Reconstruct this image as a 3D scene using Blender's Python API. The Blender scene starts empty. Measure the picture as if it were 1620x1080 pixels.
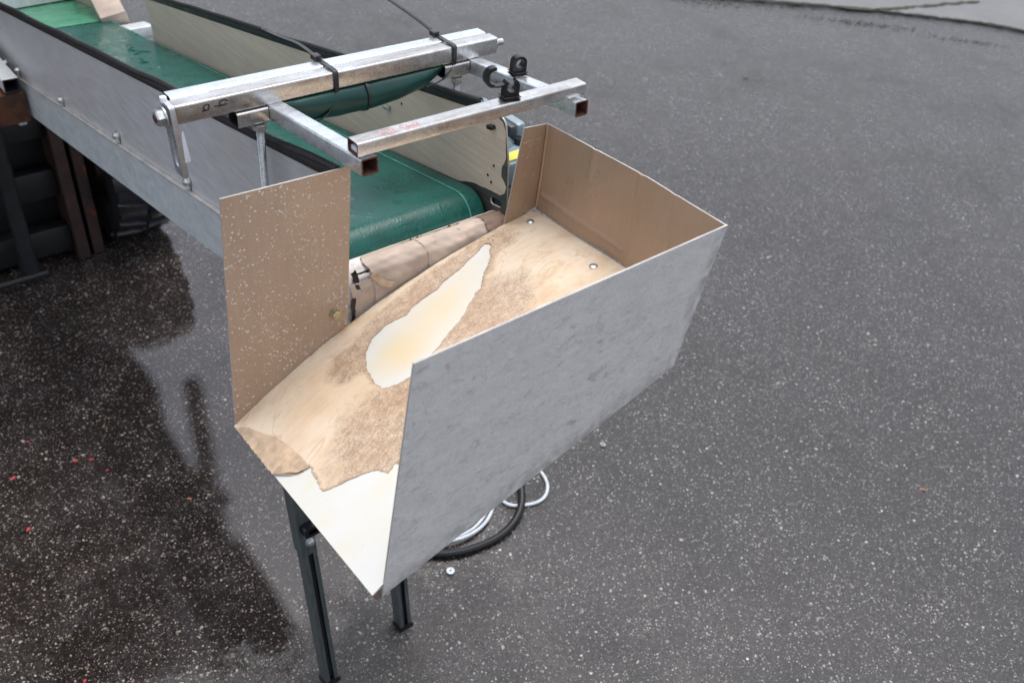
import bpy, bmesh, math, random
from mathutils import Vector, Matrix
from mathutils.geometry import delaunay_2d_cdt
random.seed(7)
SC = bpy.context.scene
COL = SC.collection
PI = math.pi

# ------------------------------------------------------------------ camera
cam_d = bpy.data.cameras.new('camera')
cam = bpy.data.objects.new('camera', cam_d)
COL.objects.link(cam)
SC.camera = cam
Rz = Matrix.Rotation(math.radians(-43.99), 3, 'Z')
Rx = Matrix.Rotation(math.radians(50.84), 3, 'X')
Rr = Matrix.Rotation(math.radians(6.85), 3, 'Z')
cam.matrix_world = Matrix.Translation((0, 0, 1.9)) @ (Rz @ Rx @ Rr).to_4x4()
cam_d.sensor_width = 36
cam_d.lens = 31.287
cam_d.clip_start = 0.05
cam_d.clip_end = 500
cam_d.dof.use_dof = True
cam_d.dof.focus_distance = 1.3
cam_d.dof.aperture_fstop = 6.3

# ------------------------------------------------------------------ world, sun, exposure
W = bpy.data.worlds.new('World')
SC.world = W
W.use_nodes = True
wn = W.node_tree
wn.nodes.clear()
sky = wn.nodes.new('ShaderNodeTexSky')
sky.sky_type = 'NISHITA'
sky.sun_disc = False
sky.sun_elevation = math.radians(80)
sky.sun_rotation = math.radians(45)
sky.air_density = 1.0
sky.dust_density = 4.0
sky.ozone_density = 1.0
hsv = wn.nodes.new('ShaderNodeHueSaturation')
hsv.inputs['Saturation'].default_value = 0.5
wbg = wn.nodes.new('ShaderNodeBackground')
wbg.inputs['Strength'].default_value = 0.15
wout = wn.nodes.new('ShaderNodeOutputWorld')
wn.links.new(sky.outputs[0], hsv.inputs['Color'])
wn.links.new(hsv.outputs[0], wbg.inputs[0])
wn.links.new(wbg.outputs[0], wout.inputs[0])
sun_d = bpy.data.lights.new('sun', 'SUN')
sun_d.energy = 0.6
sun_d.angle = math.radians(30)
sun_d.color = (1.0, 0.97, 0.93)
sun = bpy.data.objects.new('sun', sun_d)
COL.objects.link(sun)
sun.rotation_euler = (math.radians(10), 0, math.radians(135))
SC.view_settings.view_transform = 'Standard'
SC.view_settings.look = 'None'
SC.view_settings.exposure = 0.95
SC.view_settings.gamma = 1.0


# ------------------------------------------------------------------ material helpers
class Mat:
    def __init__(s, name):
        s.m = bpy.data.materials.new(name)
        s.m.use_nodes = True
        s.t = s.m.node_tree
        s.t.nodes.clear()
        s.out = s.n('ShaderNodeOutputMaterial')
        s.b = s.n('ShaderNodeBsdfPrincipled')
        s.t.links.new(s.b.outputs[0], s.out.inputs[0])
        s.tc = s.n('ShaderNodeTexCoord')
        s.obj = s.tc.outputs['Object']

    def n(s, t, **k):
        nd = s.t.nodes.new(t)
        for a, v in k.items():
            setattr(nd, a, v)
        return nd

    def put(s, sock, v):
        if isinstance(v, bpy.types.NodeSocket):
            s.t.links.new(v, sock)
        elif isinstance(v, (tuple, list)) and len(v) == 3 and sock.type == 'RGBA':
            sock.default_value = (*v, 1)
        else:
            sock.default_value = v

    def set(s, **k):
        names = dict(col='Base Color', rough='Roughness', metal='Metallic', norm='Normal', ior='IOR',
                     coat='Coat Weight', coatr='Coat Roughness', spec='Specular IOR Level', trans='Transmission Weight')
        for a, v in k.items():
            s.put(s.b.inputs[names[a]], v)
        return s

    def map(s, scale=(1, 1, 1), rot=(0, 0, 0), loc=(0, 0, 0), src=None):
        nd = s.n('ShaderNodeMapping')
        s.put(nd.inputs[0], src or s.obj)
        nd.inputs['Scale'].default_value = scale
        nd.inputs['Rotation'].default_value = rot
        nd.inputs['Location'].default_value = loc
        return nd.outputs[0]

    def noise(s, scale, detail=3, rough=0.55, vec=None, dist=0.0):
        nd = s.n('ShaderNodeTexNoise')
        s.put(nd.inputs['Vector'], vec or s.obj)
        nd.inputs['Scale'].default_value = scale
        nd.inputs['Detail'].default_value = detail
        nd.inputs['Roughness'].default_value = rough
        nd.inputs['Distortion'].default_value = dist
        return nd.outputs['Fac']

    def noisec(s, scale, detail=2, vec=None):
        nd = s.n('ShaderNodeTexNoise')
        s.put(nd.inputs['Vector'], vec or s.obj)
        nd.inputs['Scale'].default_value = scale
        nd.inputs['Detail'].default_value = detail
        return nd.outputs['Color']

    def voro(s, scale, vec=None, feature='F1', rand=1.0):
        nd = s.n('ShaderNodeTexVoronoi', feature=feature)
        s.put(nd.inputs['Vector'], vec or s.obj)
        nd.inputs['Scale'].default_value = scale
        if 'Randomness' in nd.inputs:
            nd.inputs['Randomness'].default_value = rand
        return nd

    def ramp(s, fac, stops, interp='LINEAR'):
        nd = s.n('ShaderNodeValToRGB')
        s.put(nd.inputs[0], fac)
        cr = nd.color_ramp
        cr.interpolation = interp
        while len(cr.elements) < len(stops):
            cr.elements.new(0.5)
        for e, (p, c) in zip(cr.elements, stops):
            e.position = p
            if not isinstance(c, (tuple, list)):
                c = (c, c, c)
            e.color = (*c, 1)
        return nd.outputs[0]

    def mr(s, v, a, b, c=0.0, d=1.0, clamp=True):
        nd = s.n('ShaderNodeMapRange')
        nd.clamp = clamp
        s.put(nd.inputs[0], v)
        for i, x in enumerate((a, b, c, d)):
            s.put(nd.inputs[i + 1], x)
        return nd.outputs[0]

    def math(s, op, a, b=0.0, c=0.0):
        nd = s.n('ShaderNodeMath', operation=op)
        s.put(nd.inputs[0], a)
        s.put(nd.inputs[1], b)
        s.put(nd.inputs[2], c)
        return nd.outputs[0]

    def mix(s, f, a, b, mode='MIX'):
        nd = s.n('ShaderNodeMix', data_type='RGBA', blend_type=mode)
        s.put(nd.inputs[0], f)
        s.put(nd.inputs[6], a)
        s.put(nd.inputs[7], b)
        return nd.outputs[2]

    def add(s, a, b):
        nd = s.n('ShaderNodeVectorMath', operation='ADD')
        s.put(nd.inputs[0], a)
        s.put(nd.inputs[1], b)
        return nd.outputs[0]

    def vscale(s, a, k):
        nd = s.n('ShaderNodeVectorMath', operation='SCALE')
        s.put(nd.inputs[0], a)
        s.put(nd.inputs['Scale'], k)
        return nd.outputs[0]

    def sep(s, v=None):
        nd = s.n('ShaderNodeSeparateXYZ')
        s.put(nd.inputs[0], v or s.obj)
        return nd.outputs

    def bump(s, h, strength=0.3, dist=0.001, prev=None):
        nd = s.n('ShaderNodeBump')
        s.put(nd.inputs['Height'], h)
        s.put(nd.inputs['Strength'], strength)
        nd.inputs['Distance'].default_value = dist
        if prev is not None:
            s.put(nd.inputs['Normal'], prev)
        s.put(s.b.inputs['Normal'], nd.outputs[0])
        return nd.outputs[0]


def plain(name, col, rough=0.5, metal=0.0, var=0.15, nscale=60, bumps=0.1):
    m = Mat(name)
    f = m.noise(nscale, 4)
    lo = tuple(c * (1 - var) for c in col)
    hi = tuple(min(1, c * (1 + var)) for c in col)
    m.set(col=m.ramp(f, [(0.3, lo), (0.7, hi)]), rough=m.mr(m.noise(nscale * 0.6), 0.3, 0.7, rough * 0.85, min(1, rough * 1.15)), metal=metal)
    if bumps:
        m.bump(m.noise(nscale * 4, 3), bumps, 0.0005)
    return m.m


def blob(m, cx, cy, rx, ry, rot=0.0, uv=None):
    """soft elliptical mask in the part's own uv space"""
    nd = m.n('ShaderNodeMapping', vector_type='TEXTURE')
    m.put(nd.inputs[0], uv)
    nd.inputs['Location'].default_value = (cx, cy, 0)
    nd.inputs['Rotation'].default_value = (0, 0, rot)
    nd.inputs['Scale'].default_value = (rx, ry, 1)
    g = m.n('ShaderNodeTexGradient', gradient_type='SPHERICAL')
    m.put(g.inputs[0], nd.outputs[0])
    return g.outputs['Fac']


# asphalt: dark binder with embedded chips, wet film of uneven depth
def asphalt():
    m = Mat('wet_asphalt')
    warp = m.vscale(m.noisec(60, 2), 0.010)
    v = m.add(m.map(scale=(1, 1, 0)), warp)
    x, y, z = m.sep()
    big = m.noise(0.9, 3)
    mid = m.noise(5, 4)
    fine = m.noise(420, 3, 0.7)
    base = m.ramp(m.math('ADD', m.math('MULTIPLY', m.noise(190, 4, 0.75), 0.6), m.math('MULTIPLY', m.noise(70, 3, 0.7), 0.4)), [(0.36, (0.004, 0.004, 0.004)), (0.62, (0.033, 0.031, 0.034))])
    base = m.mix(m.mr(big, 0.35, 0.7), base, m.mix(1.0, base, (1.35, 1.3, 1.28), 'MULTIPLY'))
    chips_all = None
    col = base
    for sc, r0, seed, hi in ((80, 0.42, 0.0, 0.82), (135, 0.48, 3.1, 0.82), (215, 0.52, 7.7, 0.78), (330, 0.54, 11.3, 0.78)):
        vn = m.voro(sc, m.add(v, (seed, seed * 0.7, 0)))
        cs = m.n('ShaderNodeSeparateColor')
        m.put(cs.inputs[0], vn.outputs['Color'])
        rad = m.math('MULTIPLY', m.mr(cs.outputs[1], 0, 1, 0.25, 1.0), r0)
        inside = m.mr(m.math('SUBTRACT', rad, vn.outputs['Distance']), -0.04, 0.06)
        # most stones are dark and tarry; a few are worn bare and pale
        tint = m.ramp(cs.outputs[2], [(0.0, (0.020, 0.019, 0.019)), (0.35, (0.042, 0.040, 0.041)), (0.6, (0.034, 0.027, 0.022)), (0.8, (0.075, 0.071, 0.068)), (1.0, (0.011, 0.011, 0.011))])
        pale = m.ramp(cs.outputs[2], [(0.0, (0.30, 0.29, 0.27)), (0.2, (0.55, 0.56, 0.56)), (0.42, (0.22, 0.20, 0.18)), (0.6, (0.38, 0.37, 0.34)),
                                      (0.75, (0.24, 0.165, 0.12)), (0.86, (0.42, 0.42, 0.40)), (1.0, (0.17, 0.17, 0.18))])
        pick = m.math('GREATER_THAN', cs.outputs[0], hi)
        body = m.math('MULTIPLY', m.math('GREATER_THAN', cs.outputs[0], 0.35), inside)
        col = m.mix(m.math('MULTIPLY', body, 0.55), col, tint)
        pin = m.math('MULTIPLY', pick, m.mr(m.math('SUBTRACT', m.math('MULTIPLY', rad, 0.82), vn.outputs['Distance']), -0.03, 0.05))
        col = m.mix(m.math('MULTIPLY', pin, m.mr(cs.outputs[1], 0.0, 1.0, 0.30, 0.90)), col, pale)
        chips_all = body if chips_all is None else m.math('MAXIMUM', chips_all, body)
    # damp, darker stains and faint moss patches
    stain = m.mr(m.noise(1.7, 4, 0.6, dist=0.4), 0.52, 0.75)
    col = m.mix(m.math('MULTIPLY', stain, 0.7), col, m.mix(1.0, col, (0.55, 0.53, 0.50), 'MULTIPLY'))
    drag = m.mr(m.noise(2.0, 4, 0.6, vec=m.map(scale=(0.5, 3.0, 1), rot=(0, 0, 0.7)), dist=0.3), 0.60, 0.72)
    col = m.mix(m.math('MULTIPLY', drag, 0.45), col, m.mix(1.0, col, (0.60, 0.62, 0.56), 'MULTIPLY'))
    # puddle zone to the left of the machine
    edge = m.math('ADD', x, m.math('MULTIPLY', m.math('SUBTRACT', m.noise(2.2, 4), 0.5), 0.5))
    pud = m.mr(edge, 1.10, 0.92)
    pud = m.math('MULTIPLY', pud, m.mr(m.math('ADD', y, m.math('MULTIPLY', m.math('SUBTRACT', m.noise(3.5, 5, 0.65), 0.5), 1.1)), 1.00, 1.22))
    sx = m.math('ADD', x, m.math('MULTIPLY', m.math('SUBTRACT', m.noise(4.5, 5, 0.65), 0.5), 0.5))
    wet_refl_dark = m.math('MULTIPLY', m.mr(sx, 1.15, 0.75), m.mr(m.noise(6, 5, 0.7), 0.40, 0.56))
    col = m.mix(m.math('MULTIPLY', wet_refl_dark, 0.8), col, m.mix(1.0, col, (0.50, 0.47, 0.45), 'MULTIPLY'))  # darker wet patches; chute and conveyor reflection round the legs painted in too
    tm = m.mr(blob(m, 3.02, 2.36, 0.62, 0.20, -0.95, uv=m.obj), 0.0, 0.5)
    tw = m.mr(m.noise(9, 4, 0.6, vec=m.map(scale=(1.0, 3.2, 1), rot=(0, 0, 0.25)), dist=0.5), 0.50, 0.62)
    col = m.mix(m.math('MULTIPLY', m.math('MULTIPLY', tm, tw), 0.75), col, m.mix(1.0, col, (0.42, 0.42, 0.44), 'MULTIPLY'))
    col = m.mix(pud, col, m.mix(1.0, col, (1.25, 1.12, 1.02), 'MULTIPLY'))
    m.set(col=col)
    wet = m.mr(m.math('ADD', m.math('MULTIPLY', big, 0.5), m.math('MULTIPLY', mid, 0.5)), 0.35, 0.65)
    r_open = m.mr(wet, 0, 1, 0.40, 0.17)
    rough = m.math('ADD', m.math('MULTIPLY', pud, 0.03), m.math('MULTIPLY', m.math('SUBTRACT', 1.0, pud), r_open))
    m.set(rough=rough, ior=1.5, spec=m.mr(pud, 0, 1, 0.45, 0.75))
    h = m.math('ADD', m.math('MULTIPLY', m.noise(170, 4, 0.75), 1.0), m.math('MULTIPLY', chips_all, 0.8))
    st = m.mr(pud, 0, 1, m.mr(wet, 0, 1, 0.5, 0.26), 0.014)
    b1 = m.bump(h, st, 0.004)
    m.bump(m.noise(26, 2), m.mr(pud, 0, 1, 0.15, 0.010), 0.006, b1)
    return m.m


def concrete():
    m = Mat('damp_concrete')
    c = m.ramp(m.noise(3, 6, 0.7), [(0.3, (0.08, 0.078, 0.076)), (0.7, (0.135, 0.13, 0.127))])
    c = m.mix(0.35, c, m.ramp(m.noise(200, 2), [(0.3, 0.05), (0.7, 0.24)]))
    m.set(col=c, rough=0.45)
    m.bump(m.noise(150, 4), 0.3, 0.002)
    return m.m


def galv(name, lo, hi, rough=0.34, metal=0.9, streak=(1, 1, 1), dirt=0.5, spangle=True):
    m = Mat(name)
    f = m.noise(55, 5, 0.65, vec=m.map(scale=streak))
    c = m.ramp(f, [(0.32, lo), (0.68, hi)])
    if spangle:
        vn = m.voro(170)
        cs = m.n('ShaderNodeSeparateColor')
        m.put(cs.inputs[0], vn.outputs['Color'])
        c = m.mix(m.mr(cs.outputs[0], 0, 1, 0.0, 0.30), c, m.mix(1.0, c, (0.75, 0.77, 0.80), 'MULTIPLY'))
    d = m.mr(m.noise(18, 6, 0.7, dist=0.6), 0.55, 0.72)
    c = m.mix(m.math('MULTIPLY', d, dirt), c, (0.13, 0.12, 0.105))
    m.set(col=c, metal=m.mr(d, 0, 1, metal, metal * 0.6), rough=m.mr(m.noise(90, 4), 0.3, 0.7, rough - 0.08, rough + 0.12))
    m.bump(m.noise(240, 3, vec=m.map(scale=streak)), 0.05, 0.0005)
    return m.m


def brushed(name, lo, hi, axis_scale, rough=0.42, metal=0.75, stain=(0.3, 0.22, 0.14), amt=0.3):
    m = Mat(name)
    f = m.noise(160, 4, 0.6, vec=m.map(scale=axis_scale))
    c = m.ramp(f, [(0.30, lo), (0.70, hi)])
    blot = m.mr(m.noise(7, 4, 0.6), 0.45, 0.75)
    c = m.mix(m.math('MULTIPLY', blot, amt), c, stain)
    spots = m.mr(m.noise(120, 2), 0.70, 0.78)
    c = m.mix(m.math('MULTIPLY', spots, 0.35), c, (0.08, 0.08, 0.08))
    m.set(col=c, metal=metal, rough=m.mr(f, 0.3, 0.7, rough - 0.06, rough + 0.1))
    m.bump(f, 0.10, 0.0004)
    return m.m


def front_zinc():
    m = Mat('weathered_zinc')
    v = m.map(rot=(0, 0.6, 0), scale=(1.0, 1, 2.6))
    f = m.noise(34, 6, 0.72, vec=v, dist=0.5)
    c = m.ramp(f, [(0.25, (0.57, 0.55, 0.52)), (0.5, (0.72, 0.695, 0.66)), (0.75, (0.84, 0.815, 0.775))])
    g = m.noise(300, 3, 0.7, vec=v)
    c = m.mix(0.35, c, m.ramp(g, [(0.3, (0.39, 0.375, 0.355)), (0.7, (0.88, 0.855, 0.82))]))
    dk = m.mr(m.noise(60, 6, 0.72, vec=m.map(rot=(0, -0.35, 0), scale=(0.8, 1, 1.25)), dist=1.1), 0.54, 0.72)
    dk = m.math('MULTIPLY', dk, m.mr(m.noise(7, 4), 0.35, 0.62, 0.15, 1.0))
    c = m.mix(m.math('MULTIPLY', dk, 0.75), c, (0.24, 0.24, 0.235))
    fine = m.mr(m.noise(150, 5, 0.8, vec=m.map(rot=(0, -0.35, 0), scale=(0.7, 1, 1.4)), dist=0.6), 0.56, 0.70)
    c = m.mix(m.math('MULTIPLY', fine, 0.42), c, (0.26, 0.26, 0.27))
    lt = m.mr(m.noise(48, 5, 0.7, vec=m.map(rot=(0, 0.4, 0), scale=(1, 1, 1.8), loc=(3, 0, 1)), dist=0.4), 0.62, 0.72)
    c = m.mix(m.math('MULTIPLY', lt, 0.5), c, (0.85, 0.85, 0.85))
    x, y, z = m.sep()
    # grubby lower edge and right edge (dirt lying along the folds)
    nz = m.math('MULTIPLY', m.math('SUBTRACT', m.noise(22, 4), 0.5), 0.05)
    low = m.math('SUBTRACT', z, m.math('ADD', m.math('MULTIPLY', x, 0.277), 0.966))
    lowm = m.mr(m.math('ADD', low, nz), 0.035, 0.0)
    rt = m.mr(m.math('ADD', x, m.math('ADD', nz, m.math('MULTIPLY', m.math('SUBTRACT', 1.37, z), 0.16))), 0.770, 0.785)
    em = m.math('MULTIPLY', m.math('MAXIMUM', lowm, rt), m.mr(m.noise(60, 4), 0.35, 0.6))
    c = m.mix(m.math('MULTIPLY', em, 0.5), c, (0.20, 0.185, 0.165))
    m.set(col=c, metal=0.1, rough=m.mr(f, 0.3, 0.7, 0.40, 0.58))
    m.bump(m.noise(130, 4, vec=v), 0.16, 0.0008)
    return m.m


def film(name, base, dark, axis=(0.06, 1, 1), rough=0.45, nscale=90, streak=0.5, metal=0.0):
    """brown protective film / paper with faint brush lines"""
    m = Mat(name)
    f = m.noise(nscale, 4, 0.6, vec=m.map(scale=axis))
    c = m.ramp(f, [(0.28, tuple(a * (1 - streak * 0.25) for a in base)), (0.72, tuple(min(1, a * (1 + streak * 0.2)) for a in base))])
    blot = m.mr(m.noise(9, 5, 0.6), 0.42, 0.78)
    c = m.mix(m.math('MULTIPLY', blot, 0.45), c, dark)
    m.set(col=c, rough=m.mr(m.noise(14, 3), 0.3, 0.7, rough - 0.1, rough + 0.12), metal=metal)
    m.bump(m.math('ADD', m.math('MULTIPLY', m.noise(16, 2), 2.0), m.math('MULTIPLY', f, 0.4)), 0.2, 0.0015)
    return m.m


def floor_film():
    m = Mat('stained_film')
    uv = m.n('ShaderNodeUVMap').outputs[0]
    n1 = m.noise(7, 5, 0.62, vec=uv)
    grain = m.noise(60, 3, 0.6, vec=m.map(scale=(0.10, 1.2, 1), rot=(0, 0, 0.35), src=uv))
    c = m.ramp(n1, [(0.32, (0.50, 0.36, 0.235)), (0.48, (0.62, 0.495, 0.36)), (0.68, (0.70, 0.615, 0.49))])
    c = m.mix(m.mr(grain, 0.3, 0.7, 0, 0.45), c, (0.70, 0.59, 0.45))
    # milky water blisters
    vb = m.voro(9, m.add(uv, m.vscale(m.noisec(12, 2, vec=uv), 0.12)))
    ring = m.mr(m.math('ABSOLUTE', m.math('SUBTRACT', vb.outputs['Distance'], 0.30)), 0.05, 0.0)
    c = m.mix(m.math('MULTIPLY', ring, m.mr(m.noise(5, 2, vec=uv), 0.5, 0.65, 0, 0.30)), c, (0.66, 0.60, 0.48))
    # orange run marks
    wv = m.mr(m.noise(4.5, 4, 0.55, vec=uv, dist=0.5), 0.60, 0.68)
    c = m.mix(m.math('MULTIPLY', wv, 0.55), c, (0.52, 0.33, 0.16))
    tide = m.noise(3.4, 4, 0.55, vec=m.map(loc=(5, 2, 0), src=uv), dist=0.7)
    tl_ = m.mr(m.math('ABSOLUTE', m.math('SUBTRACT', tide, 0.52)), 0.012, 0.0)
    c = m.mix(m.math('MULTIPLY', tl_, 0.5), c, (0.46, 0.29, 0.15))
    c = m.mix(m.mr(tide, 0.52, 0.60, 0, 0.45), c, (0.60, 0.43, 0.27))
    speck = m.noise(170, 6, 0.8, vec=uv)
    sp = m.mr(m.math('ADD', m.math('MULTIPLY', speck, 0.7), m.math('MULTIPLY', m.noise(36, 4, 0.7, vec=uv), 0.3)), 0.44, 0.56)
    masks = None
    for a in ((0.54, 0.085, 0.34, 0.07, -0.18), (0.80, 0.06, 0.12, 0.10, 0), (0.30, 0.17, 0.10, 0.10, 0), (0.27, 0.56, 0.24, 0.25, 0.2),
              (0.62, 0.40, 0.22, 0.17, -0.6), (0.24, 0.74, 0.16, 0.14, 0), (0.33, 0.44, 0.12, 0.12, 0)):
        b = m.mr(blob(m, *a[:4], a[4], uv=uv), 0.0, 0.55)
        masks = b if masks is None else m.math('MAXIMUM', masks, b)
    at_ = m.n('ShaderNodeAttribute', attribute_name='grime')
    rim = m.mr(m.math('ADD', at_.outputs['Fac'], m.math('MULTIPLY', m.math('SUBTRACT', m.noise(24, 5, 0.7, vec=uv), 0.5), 0.9)), 0.55, 0.95)
    masks = m.math('MAXIMUM', masks, m.math('MULTIPLY', rim, 0.9))
    edge = m.math('ADD', masks, m.math('ADD', m.math('MULTIPLY', m.math('SUBTRACT', n1, 0.5), 1.7), m.math('MULTIPLY', m.math('SUBTRACT', m.noise(30, 4, 0.7, vec=uv), 0.5), 1.1)))
    gm = m.math('MULTIPLY', m.mr(edge, 0.08, 0.70), sp)
    c = m.mix(m.math('MULTIPLY', gm, 0.85), c, (0.19, 0.125, 0.085))
    c = m.mix(m.math('MULTIPLY', m.mr(at_.outputs['Fac'], 0.80, 1.0), 0.55), c, (0.30, 0.20, 0.13))
    c = m.mix(m.math('MULTIPLY', m.mr(edge, 0.2, 1.0), 0.38), c, (0.40, 0.26, 0.165))
    rare = m.mr(m.noise(75, 2, vec=uv), 0.76, 0.80)
    c = m.mix(m.math('MULTIPLY', rare, 0.5), c, (0.16, 0.10, 0.06))
    m.set(col=c, rough=m.mr(n1, 0.3, 0.7, 0.30, 0.50))
    m.bump(m.math('ADD', m.noise(30, 3, vec=uv), m.math('MULTIPLY', speck, 0.5)), 0.14, 0.0010)
    return m.m


def white_plate():
    m = Mat('white_coated_plate')
    uv = m.n('ShaderNodeUVMap').outputs[0]
    n1 = m.noise(6, 4, 0.6, vec=uv)
    c = m.mix(m.mr(n1, 0.4, 0.7), (0.60, 0.60, 0.575), (0.60, 0.57, 0.465))
    for a in ((0.52, 0.24, 0.26, 0.13, -0.45), (0.40, 0.30, 0.10, 0.12, 0)):
        b = m.mr(blob(m, *a[:4], a[4], uv=uv), 0.0, 0.8)
        c = m.mix(m.math('MULTIPLY', b, 0.55), c, (0.68, 0.53, 0.29))
    scuff = m.mr(m.noise(26, 5, 0.7, vec=m.map(scale=(0.5, 2, 1), src=uv), dist=0.4), 0.66, 0.74)
    c = m.mix(m.math('MULTIPLY', scuff, 0.75), c, (0.28, 0.28, 0.30))
    dust = m.mr(m.noise(90, 5, 0.75, vec=uv), 0.58, 0.70)
    c = m.mix(m.math('MULTIPLY', dust, m.mr(m.noise(5, 3, vec=uv), 0.45, 0.65, 0.05, 0.45)), c, (0.38, 0.33, 0.26))
    m.set(col=c, rough=0.35)
    m.bump(m.noise(120, 3, vec=uv), 0.06, 0.0005)
    return m.m


def belt_mat():
    m = Mat('wet_green_belt')
    c = m.ramp(m.noise(22, 4), [(0.3, (0.003, 0.060, 0.047)), (0.7, (0.005, 0.090, 0.072))])
    crumbs = m.mr(m.noise(150, 3, 0.7), 0.66, 0.72)
    u = m.sep()[1]
    z1 = m.math('MULTIPLY', m.mr(u, 2.10, 2.2), m.mr(u, 2.45, 2.35))
    c = m.mix(m.math('MULTIPLY', m.math('MULTIPLY', crumbs, z1), 0.8), c, (0.42, 0.36, 0.27))
    drop = m.voro(240, m.add(m.map(scale=(1, 0.65, 0.65)), m.vscale(m.noisec(90), 0.006)))
    dcol = m.n('ShaderNodeSeparateColor')
    m.put(dcol.inputs[0], drop.outputs['Color'])
    d1 = m.math('MULTIPLY', m.mr(drop.outputs['Distance'], 0.42, 0.20), m.math('GREATER_THAN', dcol.outputs[0], 0.55))
    # water streaks
    s1 = m.mr(m.noise(26, 4, 0.65, vec=m.map(scale=(1.6, 1, 1)), dist=0.4), 0.52, 0.60)
    # the wetter left front part is covered in small drops
    x = m.sep()[0]
    wetm = m.mr(m.math('ADD', m.math('ADD', x, m.math('MULTIPLY', m.math('SUBTRACT', u, 0.82), 0.6)), m.math('MULTIPLY', m.math('SUBTRACT', m.noise(9, 3), 0.5), 0.25)), 0.80, 0.58)
    c = m.mix(m.math('MULTIPLY', m.math('MULTIPLY', d1, wetm), 0.22), c, (0.05, 0.22, 0.19))
    m.set(col=c, rough=m.mr(s1, 0, 1, 0.34, 0.12), spec=0.5)
    h = m.math('ADD', m.math('MULTIPLY', d1, wetm), m.math('MULTIPLY', s1, 0.35))
    m.bump(h, 0.32, 0.0012)
    return m.m


M = {}
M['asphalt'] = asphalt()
M['concrete'] = concrete()
M['zinc_front'] = front_zinc()
M['galv'] = galv('galvanised_tube', (0.62, 0.65, 0.67), (0.86, 0.89, 0.92), 0.27, 0.85, (0.25, 1, 1), 0.35)
M['galv_dirty'] = galv('grimy_tube', (0.46, 0.43, 0.39), (0.78, 0.77, 0.75), 0.25, 0.88, (0.2, 1, 1), 0.6)
M['galv_plate'] = galv('galvanised_plate', (0.54, 0.575, 0.58), (0.70, 0.73, 0.735), 0.38, 0.25, (1, 0.3, 1), 0.10)
M['zinc_bolt'] = plain('zinc_bolt', (0.52, 0.54, 0.53), 0.35, 0.85, 0.25, 300, 0.1)
M['brass_bolt'] = plain('yellow_zinc_bolt', (0.48, 0.43, 0.27), 0.35, 0.8, 0.25, 300, 0.1)
M['steel_side'] = brushed('steel_side', (0.48, 0.48, 0.485), (0.60, 0.60, 0.605), (1, 0.1, 1), 0.42, 0.2, (0.47, 0.43, 0.39), 0.45)
M['dark_steel'] = brushed('bare_dark_steel', (0.10, 0.105, 0.10), (0.18, 0.18, 0.17), (1, 0.2, 1), 0.38, 0.7)
M['beige_film'] = film('beige_film', (0.55, 0.465, 0.365), (0.45, 0.375, 0.285), (1, 0.05, 1), 0.55, 150, 0.6, 0.0)
M['brown_film'] = film('brown_film', (0.39, 0.27, 0.185), (0.32, 0.21, 0.135), (1, 1, 0.05), 0.34, 200, 0.25, 0.2)
M['brown_film2'] = film('brown_film_flap', (0.43, 0.31, 0.225), (0.35, 0.245, 0.17), (1, 1, 0.05), 0.34, 200, 0.22, 0.15)
M['paper'] = film('torn_brown_paper', (0.50, 0.405, 0.335), (0.27, 0.20, 0.155), (0.5, 1, 1), 0.6, 45, 0.9)
M['paper_dark'] = film('stained_paper', (0.24, 0.16, 0.12), (0.10, 0.06, 0.05), (0.5, 1, 1), 0.6, 60, 0.7)
M['fold_film'] = film('folded_film', (0.52, 0.375, 0.25), (0.27, 0.175, 0.12), (1, 1, 1), 0.42, 60, 1.4)
M['floor_film'] = floor_film()
M['white_plate'] = white_plate()
M['cut_edge'] = plain('sheared_edge', (0.50, 0.48, 0.45), 0.4, 0.4, 0.22, 30, 0.1)
M['belt'] = belt_mat()
M['belt_light'] = plain('pale_green_belt', (0.055, 0.27, 0.15), 0.28, 0, 0.25, 20, 0.15)
M['stripe'] = plain('belt_seam', (0.05, 0.22, 0.18), 0.35, 0, 0.2, 80, 0.1)
M['green_roll'] = plain('green_sheet', (0.002, 0.042, 0.035), 0.36, 0, 0.2, 30, 0.15)
M['rubber'] = plain('black_rubber', (0.016, 0.015, 0.016), 0.5, 0, 0.3, 80, 0.3)
M['plastic'] = plain('black_plastic', (0.007, 0.007, 0.008), 0.3, 0, 0.2, 90, 0.1)
M['tie'] = plain('zip_tie_plastic', (0.022, 0.022, 0.026), 0.3, 0, 0.2, 90, 0.0)
M['leg_steel'] = brushed('leg_steel', (0.085, 0.105, 0.105), (0.15, 0.175, 0.175), (1, 1, 0.1), 0.4, 0.6, (0.07, 0.08, 0.08), 0.4)
M['void'] = plain('shaded_inside', (0.012, 0.013, 0.014), 0.7, 0, 0.3, 80, 0.0)  # near-black colour stands in for the shade inside tubes, slots and holes
M['rust'] = plain('rusty_inside', (0.085, 0.030, 0.018), 0.75, 0, 0.5, 200, 0.4)
M['motor'] = plain('blue_grey_paint', (0.23, 0.30, 0.35), 0.35, 0, 0.12, 50, 0.1)
M['motor_dark'] = plain('dark_grey_housing', (0.045, 0.055, 0.06), 0.45, 0, 0.2, 50, 0.1)
M['yellow'] = plain('yellow_label', (0.78, 0.74, 0.10), 0.4, 0, 0.05, 50, 0.0)
M['mast'] = None
M['tyre'] = plain('wet_tyre_rubber', (0.017, 0.017, 0.020), 0.33, 0, 0.3, 60, 0.2)
M['ink'] = plain('black_marker_ink', (0.018, 0.017, 0.018), 0.5, 0, 0.2, 200, 0.0)
M['red_ink'] = plain('faded_red_crayon', (0.50, 0.27, 0.26), 0.6, 0, 0.35, 400, 0.0)
M['cable'] = plain('pale_grey_cable', (0.50, 0.54, 0.58), 0.35, 0, 0.08, 60, 0.0)
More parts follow.
